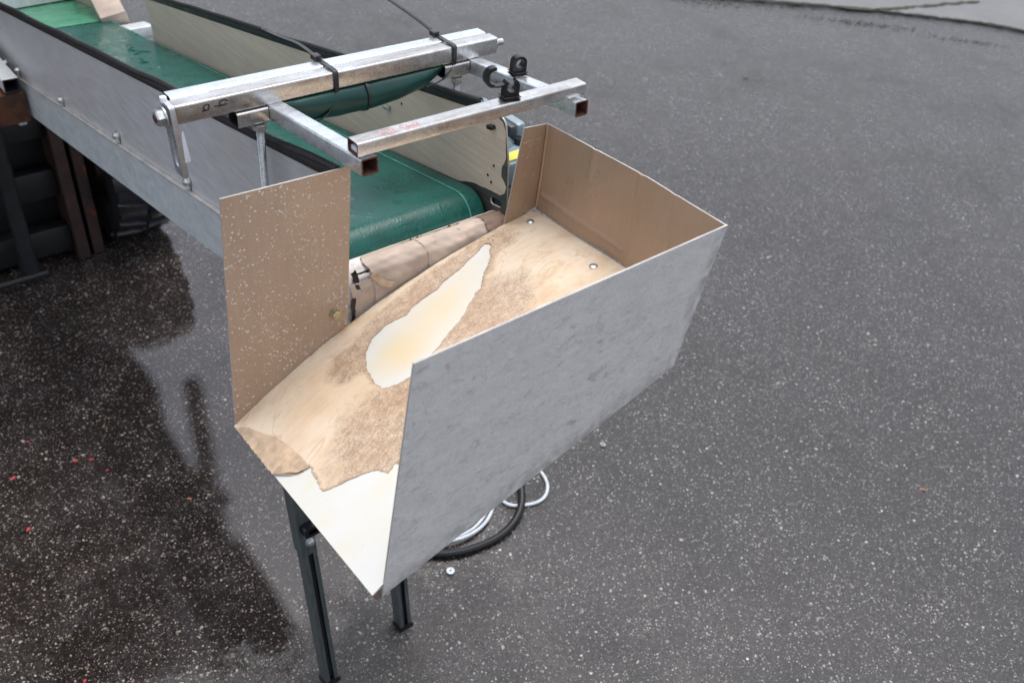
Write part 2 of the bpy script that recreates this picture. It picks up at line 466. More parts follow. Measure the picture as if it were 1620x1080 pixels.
M['white_label'] = plain('white_card', (0.80, 0.82, 0.84), 0.5, 0, 0.05, 60, 0.0)
M['wood'] = plain('wet_brown_timber', (0.09, 0.035, 0.015), 0.5, 0, 0.5, 35, 0.5)
M['torn_white'] = plain('torn_white_card', (0.66, 0.63, 0.60), 0.7, 0, 0.3, 70, 0.5)
M['red_bit'] = plain('red_petal', (0.42, 0.025, 0.035), 0.5, 0, 0.2, 300, 0.0)
M['orange_bit'] = plain('orange_leaf', (0.40, 0.13, 0.04), 0.5, 0, 0.2, 300, 0.0)
M['green_bit'] = plain('green_strand', (0.10, 0.32, 0.20), 0.5, 0, 0.2, 300, 0.0)
M['moss'] = plain('moss', (0.030, 0.036, 0.018), 0.9, 0, 0.5, 60, 0.6)
M['chassis'] = plain('black_chassis', (0.010, 0.010, 0.011), 0.5, 0, 0.4, 20, 0.2)
M['cyl'] = plain('grey_cylinder', (0.028, 0.028, 0.030), 0.4, 0.2, 0.3, 30, 0.1)


def mast_mat():
    m = Mat('rusty_mast')
    c = m.ramp(m.noise(12, 5, 0.7), [(0.35, (0.028, 0.020, 0.019)), (0.65, (0.075, 0.038, 0.030))])
    r = m.mr(m.noise(9, 5, 0.7, vec=m.map(scale=(1, 1, 0.45))), 0.62, 0.70)
    c = m.mix(r, c, (0.32, 0.055, 0.025))
    m.set(col=c, rough=0.55, metal=0.1)
    m.bump(m.noise(80, 4), 0.3, 0.001)
    return m.m


M['mast'] = mast_mat()


def droplet_mat():
    m = Mat('water_drops')
    m.set(col=(0.60, 0.50, 0.41), rough=0.12, ior=1.33, spec=0.6)
    return m.m


M['drop'] = droplet_mat()

# ------------------------------------------------------------------ object helpers


def tag(o, label=None, cat=None, group=None, kind=None):
    if label: o['label'] = label
    if cat: o['category'] = cat
    if group: o['group'] = group
    if kind: o['kind'] = kind
    return o


def empty(name, loc, label, cat, group=None):
    o = bpy.data.objects.new(name, None)
    COL.objects.link(o)
    o.location = loc
    o.empty_display_size = 0.05
    tag(o, label, cat, group)
    return o


def parent(o, p):
    o.parent = p
    # keep world coordinates: all parts are modelled in world space
    pl_ = Vector((0, 0, 0))
    q = p
    while q is not None:
        pl_ += q.location
        q = q.parent
    o.location = o.location - pl_


def obj(name, bm, mats, par=None, smooth=40):
    me = bpy.data.meshes.new(name)
    bmesh.ops.recalc_face_normals(bm, faces=bm.faces)
    bm.to_mesh(me)
    bm.free()
    if not isinstance(mats, (list, tuple)):
        mats = [mats]
    for m in mats:
        me.materials.append(m)
    if smooth:
        for p in me.polygons:
            p.use_smooth = True
        me.set_sharp_from_angle(angle=math.radians(smooth))
    o = bpy.data.objects.new(name, me)
    COL.objects.link(o)
    if par:
        parent(o, par)
    return o


def raw(name, bm, mats, par=None, smooth=40):
    """like obj() but leaves normals as built (open sheets)"""
    me = bpy.data.meshes.new(name)
    bm.to_mesh(me)
    bm.free()
    for m in (mats if isinstance(mats, (list, tuple)) else [mats]):
        me.materials.append(m)
    for p in me.polygons:
        p.use_smooth = True
    me.set_sharp_from_angle(angle=math.radians(smooth))
    o = bpy.data.objects.new(name, me)
    COL.objects.link(o)
    if par:
        parent(o, par)
    return o


def frame(x, y, origin):
    """matrix whose local x,y axes are given (z = x cross y)"""
    x = Vector(x).normalized()
    z = x.cross(Vector(y)).normalized()
    y = z.cross(x)
    m = Matrix((x, y, z)).transposed().to_4x4()
    m.translation = Vector(origin)
    return m


def box(bm, lo, hi, mat=None, bev=0.0, mi=0):
    g = bmesh.ops.create_cube(bm, size=1)
    vs = g['verts']
    lo = Vector(lo); hi = Vector(hi)
    for v in vs:
        v.co = Vector((lo[i] + (hi[i] - lo[i]) * (v.co[i] + 0.5) for i in range(3)))
    if bev:
        es = list({e for v in vs for e in v.link_edges})
        r = bmesh.ops.bevel(bm, geom=es, offset=bev, segments=2, profile=0.5, affect='EDGES')
        vs = list({v for f in r['faces'] for v in f.verts})
        # collect the whole island
        seen = set(vs); st = list(vs)
        while st:
            v = st.pop()
            for e in v.link_edges:
                w = e.other_vert(v)
                if w not in seen:
                    seen.add(w); st.append(w)
        vs = list(seen)
    if mat:
        for v in vs:
            v.co = mat @ v.co
    for f in {f for v in vs for f in v.link_faces}:
        f.material_index = mi
    return vs


def rrect(w, h, r, n=4):
    out = []
    for cx, cy, a0 in ((w / 2 - r, h / 2 - r, 0), (-w / 2 + r, h / 2 - r, 90), (-w / 2 + r, -h / 2 + r, 180), (w / 2 - r, -h / 2 + r, 270)):
        for i in range(n + 1):
            a = math.radians(a0 + 90 * i / n)
            out.append((cx + r * math.cos(a), cy + r * math.sin(a)))
    return out


def hollow(bm, p0, p1, w, h, up=(0, 0, 1), t=0.002, r=0.0025, mi=0, mi_in=1):
    """rectangular hollow section from p0 to p1; h along 'up'"""
    p0 = Vector(p0); p1 = Vector(p1)
    d = (p1 - p0).normalized()
    side = d.cross(Vector(up)).normalized()
    u = side.cross(d)
    outer = rrect(w, h, r); inner = rrect(w - 2 * t, h - 2 * t, max(r - t, 0.0006))
    rings = []
    for prof in (outer, inner):
        for p in (p0, p1):
            rings.append([bm.verts.new(p + side * a + u * b) for a, b in prof])
    n = len(outer)
    for i in range(n):
        j = (i + 1) % n
        for a, b, m_ in ((0, 1, mi), (2, 3, mi_in)):
            f = bm.faces.new((rings[a][i], rings[a][j], rings[b][j], rings[b][i]) if a == 0 else (rings[a][j], rings[a][i], rings[b][i], rings[b][j]))
            f.material_index = m_
        bm.faces.new((rings[0][j], rings[0][i], rings[2][i], rings[2][j])).material_index = mi_in
        bm.faces.new((rings[1][i], rings[1][j], rings[3][j], rings[3][i])).material_index = mi_in


def cyl(bm, p0, p1, r0, r1=None, n=24, caps=True, mi=0):
    p0 = Vector(p0); p1 = Vector(p1)
    r1 = r0 if r1 is None else r1
    d = (p1 - p0).normalized()
    a = d.orthogonal().normalized(); b = d.cross(a)
    A = [bm.verts.new(p0 + (a * math.cos(2 * PI * i / n) + b * math.sin(2 * PI * i / n)) * r0) for i in range(n)]
    B = [bm.verts.new(p1 + (a * math.cos(2 * PI * i / n) + b * math.sin(2 * PI * i / n)) * r1) for i in range(n)]
    for i in range(n):
        j = (i + 1) % n
        bm.faces.new((A[i], A[j], B[j], B[i])).material_index = mi
    if caps:
        bm.faces.new(A[::-1]).material_index = mi
        bm.faces.new(B).material_index = mi


def lathe(bm, p0, axis, prof, n=32, mi=0):
    """prof: (distance along axis, radius)"""
    p0 = Vector(p0); d = Vector(axis).normalized()
    a = d.orthogonal().normalized(); b = d.cross(a)
    rings = []
    for s, r in prof:
        rings.append([bm.verts.new(p0 + d * s + (a * math.cos(2 * PI * i / n) + b * math.sin(2 * PI * i / n)) * r) for i in range(n)])
    for k in range(len(rings) - 1):
        for i in range(n):
            j = (i + 1) % n
            bm.faces.new((rings[k][i], rings[k][j], rings[k + 1][j], rings[k + 1][i])).material_index = mi
    return rings


def tube(bm, pts, r, n=10, caps=True, rf=None, mi=0):
    pts = [Vector(p) for p in pts]
    rings = []
    up = None
    for i, p in enumerate(pts):
        t = (pts[min(i + 1, len(pts) - 1)] - pts[max(i - 1, 0)]).normalized()
        if up is None:
            up = t.orthogonal().normalized()
        up = (up - t * up.dot(t)).normalized()
        b = t.cross(up)
        rr = rf(i) if rf else r
        rings.append([bm.verts.new(p + (up * math.cos(2 * PI * k / n) + b * math.sin(2 * PI * k / n)) * rr) for k in range(n)])
    for a, b in zip(rings, rings[1:]):
        for k in range(n):
            j = (k + 1) % n
            bm.faces.new((a[k], a[j], b[j], b[k])).material_index = mi
    if caps:
        bm.faces.new(rings[0][::-1]).material_index = mi
        bm.faces.new(rings[-1]).material_index = mi


def smooth_path(pts, n=8, closed=False):
    pts = [Vector(p) for p in pts]
    out = []
    m = len(pts)
    rng = range(m if closed else m - 1)
    for i in rng:
        p0 = pts[(i - 1) % m] if closed or i > 0 else pts[0]
        p1 = pts[i]; p2 = pts[(i + 1) % m]
        p3 = pts[(i + 2) % m] if closed or i + 2 < m else pts[-1]
        for k in range(n):
            t = k / n
            out.append(0.5 * ((2 * p1) + (p2 - p0) * t + (2 * p0 - 5 * p1 + 4 * p2 - p3) * t * t + (3 * p1 - p0 - 3 * p2 + p3) * t ** 3))
    if not closed:
        out.append(pts[-1])
    return out


def ribbon(bm, pts, w, t, nrm, mi=0):
    """flat strap of width w, thickness t; nrm(i) or vector = strap's face normal"""
    pts = [Vector(p) for p in pts]
    rings = []
    for i, p in enumerate(pts):
        d = (pts[min(i + 1, len(pts) - 1)] - pts[max(i - 1, 0)]).normalized()
        nn = Vector(nrm(i) if callable(nrm) else nrm)
        s = d.cross(nn).normalized()
        nn = s.cross(d).normalized()
        rings.append([bm.verts.new(p + s * a * w / 2 + nn * b * t / 2) for a, b in ((1, 1), (-1, 1), (-1, -1), (1, -1))])
    for a, b in zip(rings, rings[1:]):
        for k in range(4):
            j = (k + 1) % 4
            bm.faces.new((a[k], a[j], b[j], b[k])).material_index = mi
    bm.faces.new(rings[0][::-1]); bm.faces.new(rings[-1])


def hexbolt(bm, p, axis, r, h, stud=0.0, washer=0.0, mi=0):
    p = Vector(p); d = Vector(axis).normalized()
    if washer:
        cyl(bm, p, p + d * h * 0.18, washer, n=24, mi=mi)
        p = p + d * h * 0.18
    lathe(bm, p, d, [(0, 0.0001), (0, r), (h * 0.82, r), (h, r * 0.84), (h, 0.0001)], n=6, mi=mi)
    if stud:
        cyl(bm, p + d * h, p + d * (h + stud), r * 0.52, n=16, mi=mi)


def inpoly(x, y, poly):
    c = False
    n = len(poly)
    for i in range(n):
        x1, y1 = poly[i]; x2, y2 = poly[(i + 1) % n]
        if (y1 > y) != (y2 > y) and x < (x2 - x1) * (y - y1) / (y2 - y1) + x1:
            c = not c
    return c


def jag(poly, step, amp, seed=1, keep=()):
    """ragged version of a closed outline; segments listed in keep stay straight"""
    rnd = random.Random(seed)
    out = []
    n = len(poly)
    for i in range(n):
        a = Vector(poly[i]); b = Vector(poly[(i + 1) % n])
        L = (b - a).length
        k = 1 if i in keep else max(1, int(L / step))
        nn = Vector((-(b - a).y, (b - a).x)).normalized() if L > 0 else Vector((0, 0))
        for j in range(k):
            p = a.lerp(b, j / k)
            if j and k > 1:
                p = p + nn * rnd.uniform(-amp, amp)
            out.append((p.x, p.y))
    return out


def sheet(outline, holes, mapf, thick=0.0, grid=None, mi=0, mi_edge=1, uvf=None):
    """flat or bent sheet cut to an outline; mapf(u,v,w) -> point, w in metres along the normal"""
    if grid:
        du_ = (max(p[0] for p in outline) - min(p[0] for p in outline)) / grid[0]
        dv_ = (max(p[1] for p in outline) - min(p[1] for p in outline)) / grid[1]
        o2 = []
        for i in range(len(outline)):
            a, b = outline[i], outline[(i + 1) % len(outline)]
            k = max(1, int(max(abs(b[0] - a[0]) / du_, abs(b[1] - a[1]) / dv_) + 0.5))
            o2 += [(a[0] + (b[0] - a[0]) * j / k, a[1] + (b[1] - a[1]) * j / k) for j in range(k)]
        outline = o2
    vs, es = [], []
    loops = [outline] + list(holes)
    for lp in loops:
        k = len(vs)
        vs += [Vector(p) for p in lp]
        es += [(k + i, k + (i + 1) % len(lp)) for i in range(len(lp))]
    if grid:
        us = [p[0] for p in outline]; vv = [p[1] for p in outline]
        nu, nv = grid
        for i in range(1, nu):
            for j in range(1, nv):
                u = min(us) + (max(us) - min(us)) * (i + 0.013) / nu
                v = min(vv) + (max(vv) - min(vv)) * (j + 0.017) / nv
                if inpoly(u, v, outline) and not any(inpoly(u, v, h) for h in holes):
                    vs.append(Vector((u, v)))
    V2, E2, F2, _, _, _ = delaunay_2d_cdt(vs, es, [], 0, 1e-7)
    bm = bmesh.new()
    uvl = bm.loops.layers.uv.new('UVMap')
    top = [bm.verts.new(mapf(p.x, p.y, thick)) for p in V2]
    bot = [bm.verts.new(mapf(p.x, p.y, 0.0)) for p in V2] if thick else None
    used = {}
    for f in F2:
        cx = sum(V2[i].x for i in f) / len(f); cy = sum(V2[i].y for i in f) / len(f)
        if not inpoly(cx, cy, outline) or any(inpoly(cx, cy, h) for h in holes):
            continue
        fa = bm.faces.new([top[i] for i in f])
        fa.material_index = mi
        for l, i in zip(fa.loops, f):
            l[uvl].uv = V2[i]
        if thick:
            fb = bm.faces.new([bot[i] for i in reversed(f)])
            fb.material_index = mi
            for l, i in zip(fb.loops, reversed(f)):
                l[uvl].uv = V2[i]
        for a, b in zip(f, list(f[1:]) + [f[0]]):
            used[(a, b)] = 1
    if thick:
        for (a, b) in list(used):
            if (b, a) not in used:
                fe = bm.faces.new((top[b], top[a], bot[a], bot[b]))
                fe.material_index = mi_edge
                for l, i in zip(fe.loops, (b, a, a, b)):
                    l[uvl].uv = V2[i]
    for v in [v for v in bm.verts if not v.link_faces]:
        bm.verts.remove(v)
    bm.normal_update()
    return bm


# conveyor coordinates: X across, u backwards along the belt, w square to the belt
TH = 0.18911
OX = Vector((0, 0.817, 1.2))
DU = Vector((0, math.cos(TH), -math.sin(TH)))
DW = Vector((0, math.sin(TH), math.cos(TH)))
def cv(x, u, w): return OX + Vector((x, 0, 0)) + DU * u + DW * w
CM = frame((1, 0, 0), DU, OX)      # local (x,u,w)

# ------------------------------------------------------------------ ground
g = bmesh.new()
bmesh.ops.create_grid(g, x_segments=8, y_segments=8, size=120)
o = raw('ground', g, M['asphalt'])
tag(o, 'wet dark asphalt yard with pale stone chips', 'ground', kind='structure')

bm = bmesh.new()
slab = [(4.9, 3.90), (6.02, 3.06), (6.55, 2.56), (6.9, 2.02), (9, -1.5), (26, -6), (30, 14), (8, 20), (5.0, 6.0)]
lo_ = [bm.verts.new((x, y, 0.0)) for x, y in slab]; hi_ = [bm.verts.new((x, y, 0.012)) for x, y in slab]
bm.faces.new(hi_)
for i in range(len(slab)):
    j = (i + 1) % len(slab)
    bm.faces.new((lo_[i], lo_[j], hi_[j], hi_[i]))
o = obj('pavement', bm, M['concrete'], smooth=0)
tag(o, 'pale concrete slab beyond the edge of the asphalt', 'pavement', kind='structure')
bm = bmesh.new()
rnd = random.Random(4)
def crack(bm, a, b, w):
    a = Vector(a); b = Vector(b); n = 26
    pts = [a.lerp(b, i / n) + Vector((rnd.uniform(-.012, .012), rnd.uniform(-.012, .012), 0)) for i in range(n + 1)]
    d = (b - a).normalized(); s = Vector((-d.y, d.x, 0))
    L = []; Rr_ = []
    for p in pts:
        k = w * rnd.uniform(0.4, 1.3)
        L.append(bm.verts.new(p + s * k)); Rr_.append(bm.verts.new(p - s * k))
    for i in range(n):
        bm.faces.new((L[i], L[i + 1], Rr_[i + 1], Rr_[i]))
crack(bm, (5.0, 3.86, 0.0165), (6.03, 3.05, 0.0165), 0.022)
crack(bm, (6.03, 3.05, 0.0165), (7.0, 2.80, 0.0165), 0.018)
crack(bm, (6.03, 3.05, 0.0165), (6.56, 2.55, 0.0165), 0.012)
crack(bm, (6.56, 2.55, 0.0165), (6.9, 2.03, 0.0165), 0.014)
o = raw('slab_joint', bm, M['moss'], smooth=30)
tag(o, 'dark damp joints along the edge of the concrete slab', 'ground', kind='structure')

# moss and dirt smears on the asphalt near the slab
bm = bmesh.new()
rnd = random.Random(12)
for cx, cy, L, wd, ang, k in ((5.72, 2.95, 0.42, 0.05, -0.75, 220), (5.35, 3.55, 0.5, 0.09, -0.75, 260), (5.0, 3.75, 0.4, 0.10, -0.7, 200), (6.1, 2.45, 0.5, 0.04, -0.8, 120)):
    for i in range(k):
        a = rnd.gauss(0, L / 2.2); b = rnd.gauss(0, wd / 2)
        x = cx + a * math.cos(ang) - b * math.sin(ang); y = cy + a * math.sin(ang) + b * math.cos(ang)
        r = rnd.uniform(0.003, 0.008)
        vs = [bm.verts.new((x + r * rnd.uniform(.5, 1.2) * math.cos(q * PI / 3), y + r * rnd.uniform(.5, 1.2) * math.sin(q * PI / 3), 0.004)) for q in range(6)]
        c = bm.verts.new((x, y, 0.007))
        for q in range(6):
            bm.faces.new((vs[q], vs[(q + 1) % 6], c))
o = raw('moss_patches', bm, M['moss'])
tag(o, 'thin smears of moss and grit on the asphalt by the slab', 'moss', kind='stuff')

# ------------------------------------------------------------------ forklift behind
fk = empty('forklift', (0.3, 3.1, 0), 'dark forklift truck with rust-marked mast rails behind the conveyor', 'forklift')
for x0, x1, y0 in ((0.622, 0.660, 2.862), (0.676, 0.712, 2.872)):
    bm = bmesh.new()
    box(bm, (x0, y0, 0.005), (x1, y0 + 0.014, 2.9), bev=0.002)
    box(bm, (x0 + 0.002, y0 + 0.014, 0.005), (x0 + 0.014, y0 + 0.10, 2.9))
    box(bm, (x0, y0 + 0.10, 0.005), (x1, y0 + 0.114, 2.9), bev=0.002)
    obj('mast_rail', bm, M['mast'], fk)
for x0, x1, y0 in ((-0.12, -0.084, 2.862), (-0.172, -0.136, 2.872)):
    bm = bmesh.new()
    box(bm, (x0, y0, 0.005), (x1, y0 + 0.014, 2.9), bev=0.002)
    box(bm, (x1 - 0.014, y0 + 0.014, 0.005), (x1 - 0.002, y0 + 0.10, 2.9))
    box(bm, (x0, y0 + 0.10, 0.005), (x1, y0 + 0.114, 2.9), bev=0.002)
    obj('mast_rail', bm, M['mast'], fk)
for z0, z1, y0, y1 in ((0.03, 0.13, 2.90, 2.95), (0.24, 0.34, 2.91, 2.95), (0.46, 0.54, 2.90, 2.95), (0.80, 0.9, 2.9, 2.95), (2.82, 2.9, 2.90, 2.96)):
    bm = bmesh.new()
    box(bm, (-0.083, y0, z0), (0.621, y1, z1), bev=0.004)
    obj('cross_member', bm, M['chassis'], fk)
bm = bmesh.new()
cyl(bm, (0.455, 2.83, 0.06), (0.475, 2.83, 1.05), 0.026, n=24)
cyl(bm, (0.455, 2.83, 0.04), (0.455, 2.83, 0.075), 0.031, n=24)
obj('hydraulic_cylinder', bm, M['chassis'], fk)
bm = bmesh.new()
cyl(bm, (0.465, 2.83, 0.9), (0.475, 2.83, 1.8), 0.014, n=16)
obj('piston_rod', bm, M['zinc_bolt'], fk)
bm = bmesh.new()
cyl(bm, (0.20, 2.80, 0.035), (0.50, 2.80, 0.035), 0.010, n=14)
obj('tie_rod', bm, M['chassis'], fk)
# body, cab and guard: dark shapes mostly seen as reflection
bm = bmesh.new()
box(bm, (-0.05, 2.985, 0.03), (0.72, 4.3, 0.95), bev=0.03)
box(bm, (-0.15, 3.45, 0.30), (0.92, 4.9, 0.95), bev=0.05)
box(bm, (-0.10, 4.1, 0.55), (0.88, 4.95, 1.25), bev=0.06)
obj('body', bm, M['chassis'], fk)
bm = bmesh.new()
for x in (-0.45, 0.98):
    box(bm, (x, 3.10, 0.98), (x + 0.07, 3.17, 2.85), bev=0.008)
    box(bm, (x, 4.6, 0.98), (x + 0.07, 4.67, 2.85), bev=0.008)
box(bm, (-0.47, 3.05, 2.85), (1.08, 4.7, 2.93), bev=0.01)
for y in (3.3, 3.6, 3.9, 4.2):
    box(bm, (-0.44, y, 2.932), (1.04, y + 0.04, 2.95))
obj('overhead_guard', bm, M['chassis'], fk)
bm = bmesh.new()
box(bm, (-0.40, 3.20, 0.99), (0.90, 4.5, 1.95), bev=0.06)
box(bm, (-0.30, 3.5, 1.95), (0.93, 4.5, 2.60), bev=0.05)
obj('cabin', bm, M['chassis'], fk)
bm = bmesh.new()
box(bm, (-0.1, 2.80, 0.78), (0.62, 2.83, 1.0), bev=0.004)
for x in (-0.08, 0.05, 0.18, 0.31, 0.44, 0.57):
    box(bm, (x, 2.805, 1.0), (x + 0.03, 2.825, 1.75), bev=0.003)
box(bm, (-0.1, 2.80, 1.75), (0.62, 2.83, 1.79), bev=0.004)
obj('load_backrest', bm, M['chassis'], fk)
for x in (-0.20, 0.10):
    bm = bmesh.new()
    box(bm, (x, 2.765, 0.78), (x + 0.09, 2.798, 1.1), bev=0.004)
    box(bm, (x, 2.15, 0.78), (x + 0.09, 2.765, 0.812), bev=0.004)
    obj('fork', bm, M['chassis'], fk)

def make_tyre(cx0, cx1, cy, r):
    w = cx1 - cx0
    bm = bmesh.new()
    prof = [(0.004, r * 0.62), (0.0, r * 0.70), (0.002, r * 0.86), (0.014, r * 0.935), (0.035, r * 0.925), (w - 0.035, r * 0.925), (w - 0.014, r * 0.935), (w - 0.002, r * 0.86), (w, r * 0.70), (w - 0.004, r * 0.62)]
    lathe(bm, (cx0, cy, r), (1, 0, 0), prof, n=64)
    n = 17
    for k in range(n):
        for side in (0, 1):
            a = 2 * PI * (k + 0.5 * side) / n
            rr = Matrix.Translation((cx0, cy, r)) @ Matrix.Rotation(a, 4, 'X')
            x0, x1 = (0.003, w * 0.47) if side == 0 else (w * 0.53, w - 0.003)
            sk = 0.022
            vs = box(bm, (x0, -0.024, r * 0.90), (x1, 0.024, r), bev=0.004)
            for v in vs:
                t = (v.co.x - w / 2) / (w / 2)
                v.co.y = v.co.y * (0.78 + 0.25 * abs(t)) + sk * abs(t)
                if abs(t) > 0.8 and v.co.z > r * 0.96:
                    v.co.z -= r * 0.03
                v.co = rr @ v.co
    ty = obj('tyre', bm, M['tyre'], fk)
    bm = bmesh.new()
    rim = [(0.012, 0.001), (0.012, r * 0.20), (0.030, r * 0.22), (0.045, r * 0.48), (0.012, r * 0.56), (0.005, r * 0.62), (0.012, r * 0.63), (w - 0.012, r * 0.63), (w - 0.01, r * 0.5), (w - 0.05, r * 0.2), (w - 0.05, 0.001)]
    lathe(bm, (cx0, cy, r), (1, 0, 0), rim, n=48)
    obj('rim', bm, M['mast'], ty)
make_tyre(0.752, 0.957, 3.010, 0.265)
make_tyre(-0.40, -0.21, 3.155, 0.265)

# rear tyres hidden: one pair kept simple
make_tyre(-0.30, -0.12, 4.5, 0.21)
make_tyre(0.80, 0.95, 4.5, 0.21)

bm = bmesh.new()
box(bm, (-0.15, 2.28, 0.815), (0.466, 2.40, 0.892), bev=0.004)
o = obj('timber_block', bm, M['wood'])
tag(o, 'rust-brown wet timber block lying under the far end of the conveyor', 'timber')

# ------------------------------------------------------------------ belt conveyor
bc = empty('belt_conveyor', (0.62, 1.12, 0), 'sloping belt conveyor with steel side panels and wet green belt', 'conveyor')

# left side panel (outer face X=.481), with a rounded lip along the top
XL, XR = 0.481, 0.757
bm = sheet([(0.022, -0.09), (2.9, -0.09), (2.9, 0.166), (-0.028, 0.166)], [], lambda u, w, t: cv(XL + t, u, w), 0.003, grid=(40, 4))
sp = obj('side_panel', bm, [M['steel_side'], M['cut_edge']], bc)
tag(sp, 'bare grey steel side panel nearer the camera')
# folded strip just below the trim
bm = bmesh.new()
box(bm, (XL - 0.0035, -0.02, 0.140), (XL - 0.0005, 2.9, 0.158), CM)
obj('inner_strip', bm, M['dark_steel'], sp) if False else bm.free()
# black rubber edge trim with a slightly wavy run
def trim(x, u0, u1, w, seed, r=0.0051):
    rnd = random.Random(seed)
    ph = rnd.uniform(0, 6)
    pts = []
    n = 90
    for i in range(n + 1):
        u = u0 + (u1 - u0) * i / n
        pts.append(cv(x + 0.0012 * math.sin(u * 23 + ph), u, w + 0.0009 * math.sin(u * 13 + ph) + 0.0004 * math.sin(u * 37)))
    bm = bmesh.new()
    tube(bm, pts, r, 14)
    o_ = obj('edge_trim', bm, M['rubber'], bc)
    bm = bmesh.new()
    box(bm, (x - 0.0030, u0 + 0.001, w - 0.014), (x + 0.0030, u1, w - 0.002), CM, bev=0.001)
    obj('trim_lip', bm, M['rubber'], o_)
    bm = bmesh.new()
    d = cv(x, u0 - 0.0005, w)
    cyl(bm, d, cv(x, u0 - 0.0015, w), r * 0.45, n=16)
    obj('trim_core', bm, M['zinc_bolt'], o_)
trim(XL + 0.0015, -0.016, 2.9, 0.168, 3)

# outer skirt plate below, slightly proud, with a bright rolled top edge
bm = sheet([(0.024, -0.092), (1.585, -0.092), (1.585, -0.007), (0.006, -0.007)], [], lambda u, w, t: cv(XL - 0.0075 + t, u, w), 0.003, grid=(30, 2))
sk = obj('skirt_plate', bm, [M['galv_plate'], M['cut_edge']], bc)
bm = bmesh.new()
box(bm, (XL - 0.0085, 0.008, -0.007), (XL - 0.0005, 1.585, -0.004), CM, bev=0.0008)
obj('top_fold', bm, M['cut_edge'], sk)
bm = bmesh.new()
box(bm, (XL - 0.0075, 0.026, -0.0945), (XL + 0.02, 1.585, -0.0922), CM)
obj('bottom_fold', bm, M['galv_plate'], sk)
for u, w in ((0.504, 0.012), (0.845, 0.012), (1.20, 0.010), (1.545, 0.014)):
    bm = bmesh.new()
    box(bm, (XL - 0.0006, u - 0.0022, w - 0.022), (XL - 0.0002, u + 0.0022, w), CM)
    obj('slot', bm, M['void'], sp)
    bm = bmesh.new()
    hexbolt(bm, cv(XL - 0.001, u, w), (-1, 0, 0), 0.0068, 0.007, 0.002, 0.0095)
    obj('panel_bolt', bm, M['zinc_bolt'], sp)

# right side panel: bare steel with a slot, brown-beige film on most of it
def rs_out():
    a = []
    # top front corner rounded
    for i in range(7):
        t = i / 6 * PI / 2
        a.append((0.001 + 0.014 - 0.014 * math.sin(t), 0.168 - 0.014 + 0.014 * math.cos(t)))
    return [(1.352, 0.178)] + a + [(-0.001, 0.10), (0.010, -0.005), (0.020, -0.09), (1.352, -0.09)]
slot = [(0.040 + 0.018 * math.cos(a) * (1 if abs(math.cos(a)) else 1), 0.0) for a in ()]
slot = []
for i in range(16):
    a = 2 * PI * i / 16
    cxs = 0.030 + (0.007 if math.cos(a) > 0 else -0.007)
    slot.append((cxs + 0.0062 * math.cos(a), 0.036 + 0.0062 * math.sin(a)))
bm = sheet(rs_out(), [slot], lambda u, w, t: cv(XR + t, u, w), 0.003, grid=(24, 4))
rp = obj('side_panel', bm, [M['dark_steel'], M['cut_edge']], bc)
tag(rp, 'far side panel covered in beige film')
fo = [(1.3505, 0.1765), (0.40, 0.1730), (0.022, 0.1665), (0.006, 0.160), (0.0015, 0.15), (0.002, 0.11), (0.012, 0.095), (0.014, 0.080), (0.004, 0.066), (0.008, 0.056), (0.020, 0.050), (0.05, 0.052), (0.085, 0.052), (0.12, 0.045), (0.5, 0.049), (1.3505, 0.060)]
bm = sheet(jag(fo, 0.006, 0.0008, 3, keep=(0, 1, 2, 3, 13, 14, 15)), [], lambda u, w, t: cv(XR - 0.0007 + t, u, w), 0.0004, grid=(30, 4), mi_edge=0)
obj('protective_film', bm, M['beige_film'], rp)
for u, w in ((0.028, 0.150), (0.095, 0.158), (0.30, 0.122)):
    bm = bmesh.new()
    box(bm, (XR - 0.009, u - 0.006, w - 0.003), (XR - 0.0008, u + 0.006, w + 0.003), CM, bev=0.001)
    obj('clip', bm, M['zinc_bolt'] if u > 0.05 else M['plastic'], rp)
for u, w in ((0.045, 0.074), (0.030, 0.092), (0.26, 0.135), (0.038, 0.065)):
    bm = bmesh.new()
    cyl(bm, cv(XR - 0.0012, u, w), cv(XR - 0.0008, u, w), 0.0022, n=12)
    obj('rivet_hole', bm, M['void'], rp)
trim(XR + 0.0015, 0.055, 1.34, 0.180, 9, 0.0048)

# belt: runs up the bed, round the head roller and back underneath
BX0, BX1 = 0.492, 0.750
RR = 0.036
def belt_w(u): return 0.0455 + 0.0175 * u
def belt_loop(off):
    pts = []
    for u in [2.9, 2.4, 2.0, 1.6, 1.2, 0.9, 0.6, 0.4, 0.25, 0.18, 0.13, 0.10]:
        pts.append((u, belt_w(u) + off))
    uc, wc = 0.086, belt_w(0.086) - RR
    for i in range(0, 17):
        a = math.radians(90 + i * 180 / 16)
        pts.append((uc + (RR + off) * math.cos(a), wc + (RR + off) * math.sin(a)))
    for u in (0.2, 0.6, 1.2, 2.0, 2.9):
        pts.append((u, wc - RR - off))
    return pts
bm = bmesh.new()
NX = 14
rows = []
for (u, w) in belt_loop(0.0):
    rows.append([bm.verts.new(cv(BX0 + (BX1 - BX0) * i / NX, u, w)) for i in range(NX + 1)])
rows2 = []
for (u, w) in belt_loop(-0.0025):
    rows2.append([bm.verts.new(cv(BX0 + (BX1 - BX0) * i / NX, u, w)) for i in range(NX + 1)])
for a, b in zip(rows, rows[1:]):
    for i in range(NX):
        bm.faces.new((a[i], a[i + 1], b[i + 1], b[i]))
for a, b in zip(rows2, rows2[1:]):
    for i in range(NX):
        bm.faces.new((a[i + 1], a[i], b[i], b[i + 1]))
for (a, b), (c, d) in zip(zip(rows, rows[1:]), zip(rows2, rows2[1:])):
    bm.faces.new((a[0], b[0], d[0], c[0])); bm.faces.new((b[NX], a[NX], c[NX], d[NX]))
belt = raw('belt', bm, M['belt'], bc)
bm = bmesh.new()
